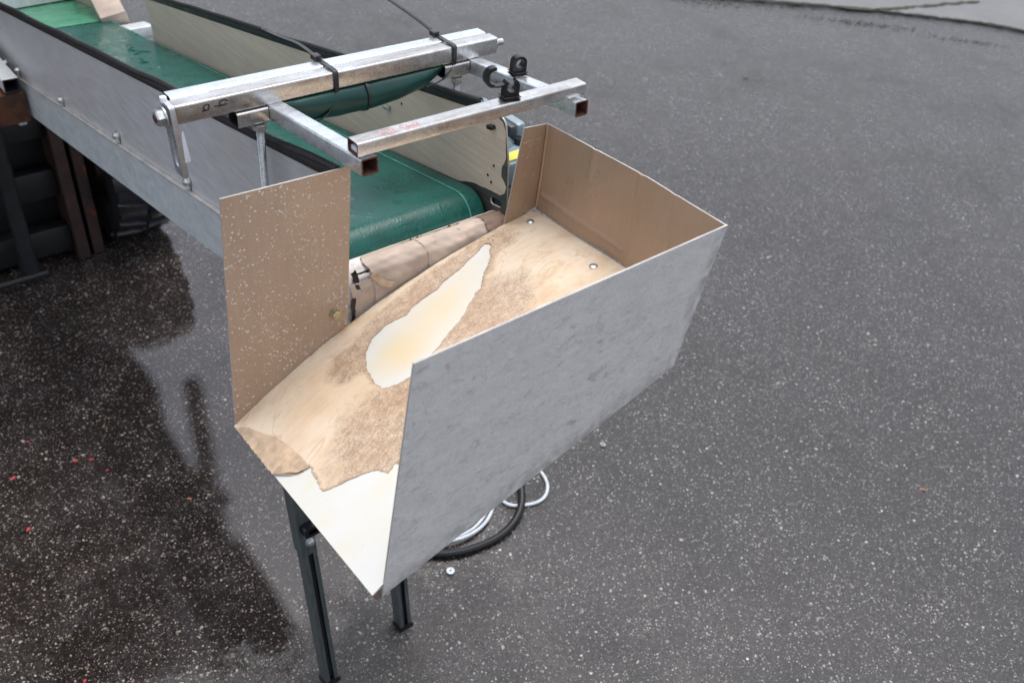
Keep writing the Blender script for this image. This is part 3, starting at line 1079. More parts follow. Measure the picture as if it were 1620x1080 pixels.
def stripe_loop(x0, x1, off, ub):
    lp = [p for p in belt_loop(off)[: 12 + 12] if True]
    r_ = [[bm.verts.new(cv(x0 + k * (x1 - x0) + 0.018 * max(0, min(u, 2.9)), u, w)) for k in (0, 1)] for u, w in lp]
    for a, b in zip(r_, r_[1:]):
        bm.faces.new((a[0], a[1], b[1], b[0]))
stripe_loop(0.7225, 0.7255, 0.0007, 0)
o_ = raw('seam_stripe', bm, M['stripe'], belt)
# paler patch of belt at the far end
bm = bmesh.new()
r_ = [[bm.verts.new(cv(BX0 + k * (BX1 + 0.02 - BX0), u, belt_w(u) + 0.0012)) for k in (0, .25, .5, .75, 1)] for u in (1.66, 1.78, 1.9, 2.1, 2.4, 2.88)]
for a, b in zip(r_, r_[1:]):
    for k in range(4):
        bm.faces.new((a[k], a[k + 1], b[k + 1], b[k]))
o_ = raw('belt_patch', bm, M['belt_light'], belt)
tag(o_, 'paler green stretch of belt at the far end')
bm = bmesh.new()
uc, wc = 0.086, belt_w(0.086) - RR
cyl(bm, cv(BX0 + .001, uc, wc), cv(BX1 - .001, uc, wc), RR - 0.003, n=40)
cyl(bm, cv(XL + .004, uc, wc), cv(XR - 0.001, uc, wc), 0.008, n=20)
obj('head_roller', bm, M['dark_steel'], bc)
# slider bed under the belt
bm = bmesh.new()
box(bm, (XL + 0.0035, 0.09, 0.028), (XR - 0.001, 2.9, 0.040), CM)
obj('slider_bed', bm, M['dark_steel'], bc)
# cross channel under the far end bracket
bm = bmesh.new()
a, b = cv(0.757, 1.62, 0.062), cv(0.84, 1.62, 0.062)
hollow(bm, cv(0.765, 1.60, 0.050), cv(0.835, 1.60, 0.050), 0.075, 0.026, up=DW, t=0.002)
obj('side_bracket', bm, [M['galv_plate'], M['void']], bc)
# infeed plate at the far end
bm = bmesh.new()
m_ = frame((1, 0.10, 0), (0, 0.25, 0.9), cv(0.487, 1.98, 0.082))
box(bm, (-0.002, 0.0, -0.003), (0.283, 0.30, 0.0), m_)
obj('infeed_plate', bm, M['galv_plate'], bc)
bm = bmesh.new()
m_ = frame((0, 1, 0), (0, 0, 1), cv(0.776, 1.86, 0.065))
box(bm, (0.0, 0.0, -0.002), (0.45, 0.22, 0.002), frame(DU, DW, cv(0.776, 1.84, 0.07)))
obj('infeed_cheek', bm, M['beige_film'], bc)

# channel post and cross strut at the far left
bm = bmesh.new()
hollow(bm, cv(0.462, 1.615, -0.130), cv(0.462, 1.615, -0.004), 0.040, 0.018, up=(1, 0, 0), t=0.0025)
obj('channel_post', bm, [M['galv_plate'], M['void']], bc)
bm = bmesh.new()
p0 = cv(0.452, 1.80, -0.070)
hollow(bm, (0.440, 2.26, 0.921), (0.440, 2.62, 0.921), 0.036, 0.034, t=0.0035)
obj('cross_channel', bm, [M['galv_plate'], M['void']], bc)
bm = bmesh.new()
hexbolt(bm, cv(0.4795, 1.66, 0.012), (-1, 0, 0), 0.008, 0.008, 0.003, 0.011)
obj('channel_nut', bm, M['zinc_bolt'], bc)

# legs: square sections with a long slot, leaning back square to the conveyor
def make_leg(x, y0, ztop):
    S_ = 0.030
    lean = math.radians(8.3)
    d = Vector((0.0, math.sin(lean), math.cos(lean)))
    p0 = Vector((x, y0, 0.0))
    m_ = frame((1, 0, 0), Vector((0, math.cos(lean), -math.sin(lean))), p0)   # local z = up? checked below
    zz = Vector(m_.col[2][:3])
    sgn = 1 if zz.z > 0 else -1
    L = ztop / math.cos(lean)
    def P(a, b, c):   # a across, b depth (0 = front face), c along
        return p0 + Vector((a, 0, 0)) + Vector((0, math.cos(lean), -math.sin(lean))) * b + d * c
    bm = bmesh.new()
    t = 0.003
    # outline of a C-like box with a slot in the front (-Y) face: two front flanges, two sides, back
    def bar(a0, a1, b0, b1, c0, c1, mi=0):
        vs = [bm.verts.new(P(a, b, c)) for a in (a0, a1) for b in (b0, b1) for c in (c0, c1)]
        idx = ((0, 1, 3, 2), (4, 6, 7, 5), (0, 4, 5, 1), (2, 3, 7, 6), (0, 2, 6, 4), (1, 5, 7, 3))
        for q in idx:
            bm.faces.new([vs[i] for i in q]).material_index = mi
    slot_top = 0.41 if x < 0.6 else 0.50
    bar(0, 0.010, 0, t, 0.004, slot_top)
    bar(0.021, S_, 0, t, 0.004, slot_top)
    bar(0, S_, 0, t, slot_top, L)
    bar(0, t, t, S_, 0.004, L)
    bar(S_ - t, S_, t, S_, 0.004, L)
    bar(t, S_ - t, S_ - t, S_, 0.004, L)
    bar(0.009, 0.022, 0.010, 0.012, 0.006, slot_top, 1)
    leg = obj('leg', bm, [M['leg_steel'], M['void']], bc, smooth=20)
    bm = bmesh.new()
    def bar2(a0, a1, b0, b1, c0, c1):
        vs = [bm.verts.new(P(a, b, c)) for a in (a0, a1) for b in (b0, b1) for c in (c0, c1)]
        for q in ((0, 1, 3, 2), (4, 6, 7, 5), (0, 4, 5, 1), (2, 3, 7, 6), (0, 2, 6, 4), (1, 5, 7, 3)):
            bm.faces.new([vs[i] for i in q])
    bar2(-0.003, S_ + 0.003, -0.003, S_ + 0.003, 0.0, 0.012)
    obj('foot_cap', bm, M['plastic'], leg, smooth=20)
    bm = bmesh.new()
    def bar3(*a):
        pass
    vs = [bm.verts.new(P(a, b, c)) for a in (-0.0035, -0.0005) for b in (-0.002, S_ + 0.002) for c in (slot_top + 0.005, L)]
    for q in ((0, 1, 3, 2), (4, 6, 7, 5), (0, 4, 5, 1), (2, 3, 7, 6), (0, 2, 6, 4), (1, 5, 7, 3)):
        bm.faces.new([vs[i] for i in q])
    obj('outer_sleeve', bm, M['leg_steel'], leg, smooth=20)
    bm = bmesh.new()
    hexbolt(bm, P(0.018, -0.001, slot_top + 0.035), -Vector((0, math.cos(lean), -math.sin(lean))), 0.0075, 0.007, 0.003, 0.0115)
    obj('leg_bolt', bm, M['zinc_bolt'], leg)
    bm = bmesh.new()
    q = P(0.020, -0.004, slot_top + 0.075)
    fwd = -Vector((0, math.cos(lean), -math.sin(lean)))
    m2 = frame((1, 0, 0), d, q)
    rr_ = rrect(0.034, 0.024, 0.006)
    A = [bm.verts.new(m2 @ Vector((a, b, -0.004))) for a, b in rr_]
    B = [bm.verts.new(m2 @ Vector((a, b, 0.016))) for a, b in rr_]
    for i in range(len(A)):
        j = (i + 1) % len(A)
        bm.faces.new((A[i], A[j], B[j], B[i]))
    rr2 = rrect(0.018, 0.011, 0.003)
    C_ = [bm.verts.new(m2 @ Vector((a, b, 0.016))) for a, b in rr2]
    D_ = [bm.verts.new(m2 @ Vector((a, b, 0.006))) for a, b in rr2]
    for i in range(len(A)):
        j = (i + 1) % len(A)
        bm.faces.new((B[i], B[j], C_[j], C_[i])); bm.faces.new((C_[i], C_[j], D_[j], D_[i]))
    bm.faces.new(D_[::-1]); bm.faces.new(A[::-1])
    obj('clamp_knob', bm, M['plastic'], leg)
    return leg
make_leg(0.488, 0.967, 1.05)
make_leg(0.700, 0.985, 1.05)
bm = bmesh.new()
hollow(bm, (0.518, 1.093, 0.80), (0.699, 1.093, 0.80), 0.02, 0.02, up=(0, 0, 1), t=0.002)
obj('leg_brace', bm, [M['leg_steel'], M['void']], bc)

# drive motor on the far side of the head
bm = bmesh.new()
box(bm, (0.775, 0.93, 1.245), (0.845, 1.02, 1.295), bev=0.010)
mo = obj('drive_motor', bm, M['motor'], bc)
bm = bmesh.new()
box(bm, (0.834, 0.921, 1.240), (0.846, 1.028, 1.301), bev=0.004)
obj('motor_gasket', bm, M['motor_dark'], mo)
bm = bmesh.new()
box(bm, (0.845, 0.918, 1.235), (0.866, 1.030, 1.304), bev=0.010)
obj('end_cover', bm, M['motor'], mo)
bm = bmesh.new()
lathe(bm, (0.803, 0.905, 1.262), (0, 1, 0.0), [(0, 0.001), (0, 0.026), (0.004, 0.032), (0.05, 0.032), (0.05, 0.001)], n=36)
for i in range(5):
    lathe(bm, (0.803, 0.912 + 0.008 * i, 1.262), (0, 1, 0), [(0, 0.031), (0, 0.036), (0.003, 0.036), (0.003, 0.031)], n=36)
obj('motor_barrel', bm, M['motor'], mo)
bm = bmesh.new()
box(bm, (0.770, 0.865, 1.238), (0.852, 0.925, 1.277), bev=0.006)
gb = obj('gearbox', bm, M['motor'], mo)
bm = bmesh.new()
box(bm, (0.773, 0.8715, 1.2775), (0.849, 0.892, 1.2795))
obj('yellow_label', bm, M['yellow'], gb)
bm = bmesh.new()
box(bm, (0.766, 0.858, 1.226), (0.856, 0.929, 1.238), bev=0.003)
obj('gearbox_flange', bm, M['motor_dark'], gb)
bm = bmesh.new()
box(bm, (0.773, 0.875, 1.06), (0.85, 0.925, 1.225), bev=0.012)
obj('gearbox_foot', bm, M['motor_dark'], mo)
bm = bmesh.new()
cyl(bm, (0.842, 0.910, 1.277), (0.842, 0.910, 1.287), 0.007, n=16)
obj('breather_cap', bm, M['plastic'], gb)

# ------------------------------------------------------------------ discharge chute
ch = empty('discharge_chute', (0.55, 0.65, 1.05), 'open-sided sheet metal chute hanging below the belt end, film peeling off its white floor', 'chute')
CO = (0.40952201898713225, -1.2323813936842596, 1.3136603280864243, 0.750255371269666)
def zr(x): return ((CO[0] * x + CO[1]) * x + CO[2]) * x + CO[3]
FX0, FX1 = 0.308, 0.800
def fl(s, t, w):
    y = 0.817 - 0.3283 * t
    x = FX0 + (0.8012 - FX0) * s
    if y < 0.625:
        x -= (x - FX0) / (0.8012 - FX0) * (0.8012 - 0.7665) * (0.625 - y) / (0.625 - 0.4887)
    dz = (3 * CO[0] * x + 2 * CO[1]) * x + CO[2]
    n = Vector((-dz, 0.04, 1)).normalized()
    return Vector((x, y, zr(FX0 + (0.80 - FX0) * s) + 0.013 * t)) + n * w
bm = sheet([(0, 0), (1, 0), (1, 1), (0, 1)], [], lambda s, t, w: fl(s, t, w - 0.003), 0.003, grid=(40, 8))
flr = obj('floor_plate', bm, [M['white_plate'], M['cut_edge']], ch, smooth=60)
hole = [(0.787, 0.048), (0.798, 0.060), (0.795, 0.084), (0.783, 0.093), (0.763, 0.135), (0.741, 0.166), (0.708, 0.199), (0.665, 0.263), (0.648, 0.265), (0.618, 0.293), (0.595, 0.306), (0.583, 0.323), (0.548, 0.348), (0.507, 0.363), (0.458, 0.392), (0.401, 0.415), (0.364, 0.425), (0.331, 0.409), (0.299, 0.381), (0.295, 0.332), (0.305, 0.250), (0.330, 0.183), (0.369, 0.141), (0.418, 0.129), (0.447, 0.139), (0.475, 0.152), (0.498, 0.135), (0.539, 0.129), (0.585, 0.130), (0.617, 0.112), (0.669, 0.104), (0.706, 0.087), (0.751, 0.072)]
low = [(0.0005, 0.318), (0.019, 0.362), (0.043, 0.400), (0.067, 0.422), (0.061, 0.470), (0.057, 0.512), (0.054, 0.544), (0.067, 0.562), (0.104, 0.588), (0.124, 0.607), (0.147, 0.626), (0.166, 0.647), (0.181, 0.694), (0.205, 0.682), (0.225, 0.72), (0.26, 0.75), (0.34, 0.84), (0.45, 0.92), (0.50, 0.995)]
outl = [(0.0005, 0.001)] + low + [(0.9997, 0.997), (0.9997, 0.001)]
nl = len(outl)
keep = (0, nl - 3, nl - 2, nl - 1)
def curl(s, t):
    """film lifts slightly around its torn edges"""
    return 0.0006 + 0.0003 * math.sin(s * 31 + t * 17) + 0.0002 * math.sin(s * 73)
small = []
rnd = random.Random(21)
for cx, cy, n_ in ((0.80, 0.035, 9), (0.70, 0.07, 5), (0.36, 0.12, 5), (0.30, 0.60, 20), (0.235, 0.66, 14)):
    for i in range(n_):
        a = cx + rnd.gauss(0, 0.018); b = cy + rnd.gauss(0, 0.016 if cx > .35 else 0.05)
        r = rnd.uniform(0.002, 0.005)
        if b < 0.01 or inpoly(a, b, hole) or not inpoly(a, b, outl): continue
        if any((a - q[0][0]) ** 2 + (b - q[0][1]) ** 2 < 0.02 ** 2 for q in small): continue
        if min((a - p[0]) ** 2 + (b - p[1]) ** 2 for p in hole + outl) < 0.0135 ** 2: continue
        small.append([(a + r * rnd.uniform(.5, 1.1) * math.cos(k), b + 1.3 * r * rnd.uniform(.5, 1.1) * math.sin(k)) for k in (0, 1.05, 2.1, 3.1, 4.2, 5.2)])
bm = sheet(jag(outl, 0.006, 0.0022, 5, keep), [jag(hole, 0.0045, 0.0028, 8)] + small, lambda s, t, w: fl(s, t, w + curl(s, t)), 0.0004, grid=(80, 46), mi_edge=0)

def seg_d(px_, py_, poly, closed=True):
    best = 9
    for i in range(len(poly) if closed else len(poly) - 1):
        x1, y1 = poly[i]; x2, y2 = poly[(i + 1) % len(poly)]
        dx, dy = x2 - x1, (y2 - y1) * 0.67
        ex, ey = px_ - x1, (py_ - y1) * 0.67
        L2 = dx * dx + dy * dy
        t = max(0, min(1, (ex * dx + ey * dy) / L2)) if L2 else 0
        best = min(best, math.hypot(ex - dx * t, ey - dy * t))
    return best
uvl = bm.loops.layers.uv.active
gv = {}
for f_ in bm.faces:
    for l_ in f_.loops:
        k_ = l_.vert.index if l_.vert.index >= 0 else 0
        gv[l_.vert] = tuple(l_[uvl].uv)
grime = []
for v_ in bm.verts:
    a_, b_ = gv.get(v_, (0.9, 0.9))
    d1 = seg_d(a_, b_, hole); d2 = seg_d(a_, b_, low[2:], False)
    wide = 0.045 if b_ < 0.25 and 0.33 < a_ < 0.82 else 0.024
    grime.append(max(math.exp(-d1 / wide), math.exp(-d2 / 0.016), 0.9 * math.exp(-b_ * 0.67 / 0.006), 0.8 * math.exp(-(1 - a_) / 0.006)))
ff = obj('protective_film', bm, M['floor_film'], flr, smooth=60)
ga = ff.data.attributes.new('grime', 'FLOAT', 'POINT')
ga.data.foreach_set('value', grime)
# film lifted and folded at the open end
fold = [(0.001, 0.014), (0.021, 0.060), (0.040, 0.151), (0.054, 0.199), (0.063, 0.287), (0.067, 0.362), (0.0675, 0.425), (0.042, 0.408), (0.021, 0.366), (-0.001, 0.322)]
def foldm(s, t, w):
    d = max(0.0, min(1.0, (0.060 - s) / 0.06))
    return fl(s, t, w + 0.0017 + 0.0022 * math.sin(d * PI) * (0.4 + t))
bm = sheet(jag(fold, 0.01, 0.0012, 6), [], foldm, 0.0004, grid=(12, 14), mi_edge=0)
obj('folded_film', bm, M['fold_film'], flr, smooth=60)
bm = sheet([(0.001, 0.327), (0.020, 0.322), (0.045, 0.385), (0.052, 0.420), (0.026, 0.388)], [], lambda s, t, w: fl(s, t, w + 0.0040 - 0.05 * max(0, t - 0.33)), 0.0004, mi_edge=0)
obj('curled_corner', bm, M['brown_film'], flr)
for s, t in ((0.950, 0.063), (0.940, 0.482)):
    bm = bmesh.new()
    p = fl(s, t, 0.0011); q = (fl(s, t, 0.1) - fl(s, t, 0)).normalized()
    lathe(bm, p, q, [(0, 0.0058), (0.0006, 0.0058), (0.0018, 0.0040), (0.0022, 0.0022), (0.0006, 0.0018), (0.0006, 0.0001)], n=24)
    obj('rivet', bm, M['zinc_bolt'], flr)

# front plate: bright sheared rim, zinc outside
YF = 0.486
fo = [(0.3522, 1.3772), (0.7910, 1.3779), (0.7585, 1.1765), (0.3192, 1.0547)]
bm = sheet(fo, [], lambda x, z, t: Vector((x, YF + t * 1.0 + 0.0, z)), 0.0022, grid=(24, 14))
fp = obj('front_plate', bm, [M['zinc_front'], M['cut_edge']], ch, smooth=20)
tag(fp, 'mottled grey zinc outer face')
bm = bmesh.new()
box(bm, (0.3125, YF + 0.0025, 1.050), (0.3195, YF + 0.02, 1.060))
obj('corner_tab', bm, M['paper_dark'], fp)
# end wall on the right, film with creases
XE0, XE1 = 0.8035, 0.7925       # rear, front
def endm(y, z, w):
    xr_ = 0.8025 + max(0.0, z - 1.23) * 0.03
    xf_ = 0.7910 - (1.3779 - z) * 0.1614 - 0.0022
    yb = 0.625
    if y > yb:
        xb = 0.8025
        x = xr_ + (xb - xr_) * (0.817 - y) / (0.817 - yb)
    else:
        k = (yb - y) / (yb - 0.4885)
        x = 0.8025 + (xf_ - 0.8025) * k
    x += 0.0012 * math.sin((y * 3 + z) * 16) * max(0.0, min(1.0, (1.35 - z) / 0.05)) * (1 if y > 0.5 else 0)
    x -= 0.0030 * math.exp(-((z - 1.252) / 0.004) ** 2) * (1 if 0.64 < y < 0.81 else 0)
    x -= 0.0025 * math.exp(-((y - 0.629 + (1.30 - z) * 0.06) / 0.004) ** 2)
    x -= 0.0020 * math.exp(-((y - 0.72) / 0.003) ** 2) * (1 if z > 1.32 else 0)
    x -= 0.0012 * math.exp(-((y - 0.56 - (z - 1.3) * 0.2) / 0.004) ** 2)
    return Vector((x + w, y, z))
bm = sheet([(0.816, 1.2235), (0.4885, 1.238), (0.4885, 1.3775), (0.816, 1.3585)], [], endm, 0.002, grid=(90, 60))
ew = obj('end_plate', bm, [M['brown_film'], M['cut_edge']], ch, smooth=60)
# rear flaps left and right of the belt end
YB = 0.817
bm = sheet([(0.3095, 1.0505), (0.3288, 1.3830), (0.4919, 1.3783), (0.4814, 1.1400), (0.46, 1.1280), (0.43, 1.1125), (0.40, 1.0975), (0.37, 1.0815), (0.34, 1.0655)], [], lambda x, z, t: Vector((x, YB + t, z)), 0.002, grid=(10, 16))
lf = obj('left_flap', bm, [M['brown_film2'], M['cut_edge']], ch, smooth=20)
tag(lf, 'brown film flap beaded with rain drops')
bm = sheet([(0.7445, 1.2125), (0.7644, 1.3616), (0.8063, 1.3582), (0.8035, 1.2262)], [], lambda x, z, t: Vector((x, YB + t + 0.0, z)), 0.002, grid=(4, 8))
rf_ = obj('right_flap', bm, [M['brown_film'], M['cut_edge']], ch, smooth=20)
# softened corner fold between right flap and end plate
bm = bmesh.new()
tube(bm, [(0.8032, 0.8145, 1.2285), (0.8055, 0.8145, 1.30), (0.8062, 0.8150, 1.3575)], 0.0024, 10)
obj('corner_fold', bm, M['brown_film'], rf_)
bm = bmesh.new()
hexbolt(bm, (0.4627, YB - 0.0005, 1.1715), (0, -1, 0), 0.0068, 0.006, 0.0, 0.0082)
obj('flap_bolt', bm, M['brass_bolt'], lf)
# rain drops: hemispheres on the flap
def drops(name, par, n, fn, seed, nrm, rmin, rmax, mat):
    rnd = random.Random(seed)
    bm = bmesh.new()
    nrm = Vector(nrm).normalized()
    a = nrm.orthogonal().normalized(); b = nrm.cross(a)
    done = 0
    while done < n:
        p = fn(rnd)
        if p is None: continue
        r = rmin + (rmax - rmin) * rnd.random() ** 3.5
        top = bm.verts.new(p + nrm * r * 0.55)
        prev = None
        for ht, rad in ((0.38, 0.62), (0.0, 1.0)):
            ring = [bm.verts.new(p + nrm * r * ht + (a * math.cos(k * PI / 4) + b * math.sin(k * PI / 4)) * r * rad * (1 + 0.12 * math.sin(k * 1.7 + done))) for k in range(8)]
            for k in range(8):
                j = (k + 1) % 8
                if prev is None: bm.faces.new((top, ring[k], ring[j]))
                else: bm.faces.new((prev[k], ring[k], ring[j], prev[j]))
            prev = ring
        done += 1
    o_ = obj(name, bm, mat, par, smooth=80)
    tag(o_, kind='stuff')
    return o_
def fl_pt(rnd):
    u = rnd.random(); v = rnd.random()
    z = 1.06 + 0.32 * v
    xl = 0.3095 + (z - 1.0545) * 0.0588; xr = 0.4814 + (z - 1.148) * 0.0456
    x = xl + (xr - xl) * u
    if z < zr(x) + 0.006: return None
    if rnd.random() > 0.35 + 0.65 * (0.5 + 0.5 * math.sin(x * 60 + z * 25)): return None
    return Vector((x, YB - 0.0001, z))
drops('rain_drops', lf, 2000, fl_pt, 5, (0, -1, 0), 0.00045, 0.0019, M['drop'])
def rf_pt(rnd):
    z = 1.34 - 0.13 * rnd.random() ** 2; x = rnd.uniform(0.766, 0.800)
    return Vector((x - (1.36 - z) * 0.1, YB - 0.0001, z))
drops('rain_drops', rf_, 90, rf_pt, 6, (0, -1, 0), 0.0004, 0.0010, M['drop'])
def rw_pt(rnd):
    return cv(XR - 0.0008, rnd.uniform(0.01, 0.30) if rnd.random() < .8 else rnd.uniform(0.3, 0.6), rnd.uniform(0.06, 0.16))
drops('rain_drops', rp, 130, rw_pt, 8, (-1, 0, 0), 0.0004, 0.0010, M['torn_white'])

# ------------------------------------------------------------------ paper-wrapped bar below the belt end
pb = empty('wrapped_bar', (0.61, 0.80, 1.12), 'bar wrapped in torn creased brown paper between the green belt end and the chute floor', 'bar')
def bar_prof(x, k):
    """k 0..1 from back top over the front to the bottom"""
    pts = [(0.867, 1.203), (0.857, 1.2145), (0.847, 1.2185), (0.835, 1.216), (0.826, 1.207), (0.8225, 1.190), (0.8225, 1.165), (0.823, 1.11)]
    f = k * (len(pts) - 1); i = min(int(f), len(pts) - 2); f -= i
    return pts[i][0] * (1 - f) + pts[i + 1][0] * f, pts[i][1] * (1 - f) + pts[i + 1][1] * f
def paper_piece(x0, x1, off, seed, mats, k0=0.0, k1=1.0, nx=26, rag=0.002, sag=0.0):
    rnd = random.Random(seed)
    bm = bmesh.new()
    rows = []
    NK = 28
    for i in range(nx + 1):
        xx = x0 + (x1 - x0) * i / nx
        row = []
        for k in range(NK + 1):
            kk = k0 + (k1 - k0) * k / NK
            y, z = bar_prof(xx, kk)
            wob = 0.0006 * math.sin(xx * 70 + kk * 14 + seed) + 0.0006 * abs(math.sin(xx * 160 - kk * 19 + seed * 2)) + 0.0005 * abs(math.sin(xx * 47 + kk * 31 + seed * 3))
            ex = rnd.uniform(-rag, rag) if i in (0, nx) else 0
            ez = rnd.uniform(-rag, rag) if k in (0, NK) else 0
            row.append(bm.verts.new((xx + ex + (0.004 * math.sin(kk * 7 + seed) if i in (0, nx) else 0), y - off - wob, z + off * 0.6 + wob * 0.6 + ez - sag * (xx - x0))))
        rows.append(row)
    for a, b in zip(rows, rows[1:]):
        for k in range(NK):
            bm.faces.new((a[k], a[k + 1], b[k + 1], b[k]))
    return bm
bm = paper_piece(0.486, 0.7535, -0.003, 1, None, rag=0)
obj('bar_core', bm, M['torn_white'], pb, smooth=50)
bm = paper_piece(0.524, 0.618, 0.0012, 2, None)
obj('paper_sheet', bm, M['paper'], pb, smooth=50)
bm = paper_piece(0.612, 0.680, 0.0022, 3, None)
obj('paper_sheet', bm, M['paper'], pb, smooth=50)
bm = paper_piece(0.674, 0.7525, 0.0010, 4, None)
obj('paper_sheet', bm, M['paper'], pb, smooth=50)
bm = paper_piece(0.494, 0.60, 0.0004, 7, None, k0=0.62, k1=1.0)
obj('paper_sheet', bm, M['paper'], pb, smooth=50)
bm = paper_piece(0.592, 0.69, 0.0030, 9, None, k0=0.02, k1=0.20, rag=0.004)
o_ = obj('ragged_edge', bm, M['paper_dark'], pb, smooth=50)
bm = paper_piece(0.718, 0.7545, 0.0034, 11, None, k0=0.05, k1=0.6, nx=10, rag=0.002)
obj('ragged_edge', bm, M['paper_dark'], pb, smooth=50)
bm = sheet(jag([(0.518, 1.208), (0.529, 1.212), (0.534, 1.202), (0.542, 1.194), (0.556, 1.187), (0.549, 1.182), (0.535, 1.188), (0.526, 1.197)], 0.004, 0.0012, 4), [], lambda x, z, w: Vector((x, 0.8195 - w - 0.25 * max(0.0, 1.20 - z), z)), 0.0006, mi_edge=0)
obj('torn_strip', bm, M['fold_film'], pb)
bm = sheet(jag([(0.495, 1.214), (0.503, 1.217), (0.505, 1.206), (0.503, 1.198), (0.507, 1.188), (0.503, 1.182), (0.499, 1.190), (0.497, 1.202)], 0.003, 0.0014, 14), [], lambda x, z, w: Vector((x, 0.8215 - w + max(0, z - 1.195) * 0.45, z)), 0.0006, mi_edge=0)
obj('black_tape', bm, M['plastic'], pb)
bm = sheet(jag([(0.4905, 1.178), (0.4970, 1.180), (0.4955, 1.158), (0.4930, 1.135), (0.4890, 1.135), (0.4900, 1.155)], 0.006, 0.0006, 15), [], lambda x, z, w: Vector((x, 0.8210 - w, z)), 0.0006, mi_edge=0)
obj('black_tape', bm, M['plastic'], pb)
bm = sheet(jag([(0.500, 1.214), (0.522, 1.214), (0.5205, 1.209), (0.513, 1.211), (0.502, 1.210)], 0.003, 0.0008, 16), [], lambda x, z, w: Vector((x, 0.8265 - w, z)), 0.0006, mi_edge=0)
obj('black_tape', bm, M['plastic'], pb)

# ------------------------------------------------------------------ tube frame over the belt
tf = empty('tube_frame', (0.62, 0.95, 1.35), 'galvanised square tube frame standing over the belt on threaded rods', 'frame')
bm = bmesh.new()
hollow(bm, (0.3585, 0.9990, 1.400), (0.8500, 0.9990, 1.400), 0.022, 0.024)
t1 = obj('cross_tube', bm, [M['galv_dirty'], M['void']], tf)
bm = bmesh.new()
hollow(bm, (0.3625, 1.0225, 1.4005), (0.8460, 1.0225, 1.4005), 0.022, 0.024)
t2 = obj('cross_tube', bm, [M['galv'], M['void']], tf)
for x, ye, ze in ((0.4865, 0.7665, 1.4035), (0.8095, 0.7600, 1.4035)):
    bm = bmesh.new()
    d = Vector((0, 0.2735, -0.031))
    p0 = Vector((x, ye, ze))
    hollow(bm, p0, p0 + d, 0.0225, 0.0205, up=(0, 0.11, 1))
    obj('side_tube', bm, [M['galv'], M['rust']], tf)
bm = bmesh.new()
hollow(bm, (0.4735, 0.7815, 1.4235), (0.8225, 0.7815, 1.4235), 0.0215, 0.0170)
fb = obj('front_tube', bm, [M['galv_dirty'], M['rust']], tf)
# plug seen inside the open left end of the front tube
bm = bmesh.new()
box(bm, (0.476, 0.7735, 1.4175), (0.50, 0.7895, 1.4235), bev=0.001)
obj('tube_insert', bm, M['white_label'], fb)
# cross clamps (short channel) and threaded rods left and right
for x0, x1, xr in ((0.432, 0.4745, 0.462), (0.753, 0.797, 0.777)):
    bm = bmesh.new()
    hollow(bm, (x0, 0.997, 1.377), (x1, 0.997, 1.377), 0.026, 0.0195, t=0.0018)
    cl = obj('clamp_channel', bm, [M['galv_dirty'], M['void']], tf)
    zb = 1.18
    bm = bmesh.new()
    yy = 0.9875
    n = 0
    pts = []
    prof = []
    L = 1.364 - zb
    N = int(L / 0.0011)
    for i in range(N + 1):
        prof.append((i * L / N, 0.0045 if i % 2 else 0.0054))
    lathe(bm, (xr, yy, zb), (0, 0, 1), prof, n=14)
    obj('threaded_rod', bm, M['zinc_bolt'], tf, smooth=30)
    bm = bmesh.new()
    hexbolt(bm, (xr, yy, 1.3655), (0, 0, -1), 0.0092, 0.0080)
    obj('rod_nut', bm, M['zinc_bolt'], tf)
    bm = bmesh.new()
    hexbolt(bm, (xr, yy, zb + 0.012), (0, 0, -1), 0.0078, 0.0075)
    obj('rod_nut', bm, M['zinc_bolt'], tf)
# left end: nut, slotted hanger and white tag; right end: stud
def slotted(bm, y0, y1, z0, z1, x0, x1):
    out = rrect(y1 - y0, z1 - z0, 0.004)
    cy, cz = (y0 + y1) / 2, (z0 + z1) / 2
    sl = rrect((y1 - y0) * 0.36, (z1 - z0) * 0.56, 0.0035)
    return out, sl, cy, cz
def hang(y, z): return (y, z)
out_, sl_, cy_, cz_ = slotted(None, 0.986, 1.0110, 1.3200, 1.4135, 0, 0)
out_w = [(cy_ + a, cz_ + b) for a, b in out_]; sl_w = [(cy_ + a, cz_ - 0.010 + b * 0.95) for a, b in sl_]
def hm(y, z, w): return Vector((0.3570 - w + (1.41 - z) * 0.03, y - (1.41 - z) * 0.05, z))
bm = sheet(out_w, [sl_w], hm, 0.0070, mi_edge=0)
hg = obj('slotted_hanger', bm, M['galv'], tf, smooth=30)
bm = bmesh.new()
hexbolt(bm, (0.3472, 0.998, 1.3975), (-1, 0, 0), 0.0105, 0.0095, 0.0, 0.0125)
obj('end_nut', bm, M['zinc_bolt'], hg)
bm = bmesh.new()
cyl(bm, (0.3385, 0.998, 1.3975), (0.335, 0.998, 1.3975), 0.0052, n=20)
obj('stud_end', bm, M['rust'], hg)
bm = sheet([(0.3590, 1.3790), (0.3615, 1.3820), (0.3655, 1.3410), (0.3582, 1.3404)], [], lambda x, z, w: Vector((x, 0.983 - w, z)), 0.0006, mi_edge=0)
obj('white_tag', bm, M['white_label'], hg)
bm = bmesh.new()
box(bm, (0.3490, 1.004, 1.4105), (0.3560, 1.011, 1.4185), bev=0.001)
obj('spring_clip', bm, M['white_label'], hg)
bm = bmesh.new()
lathe(bm, (0.8505, 0.999, 1.3995), (1, 0, 0), [(0, 0.001), (0, 0.0095), (0.003, 0.0095), (0.003, 0.005), (0.018, 0.005), (0.018, 0.001)], n=24)
obj('stud_end', bm, M['zinc_bolt'], tf)
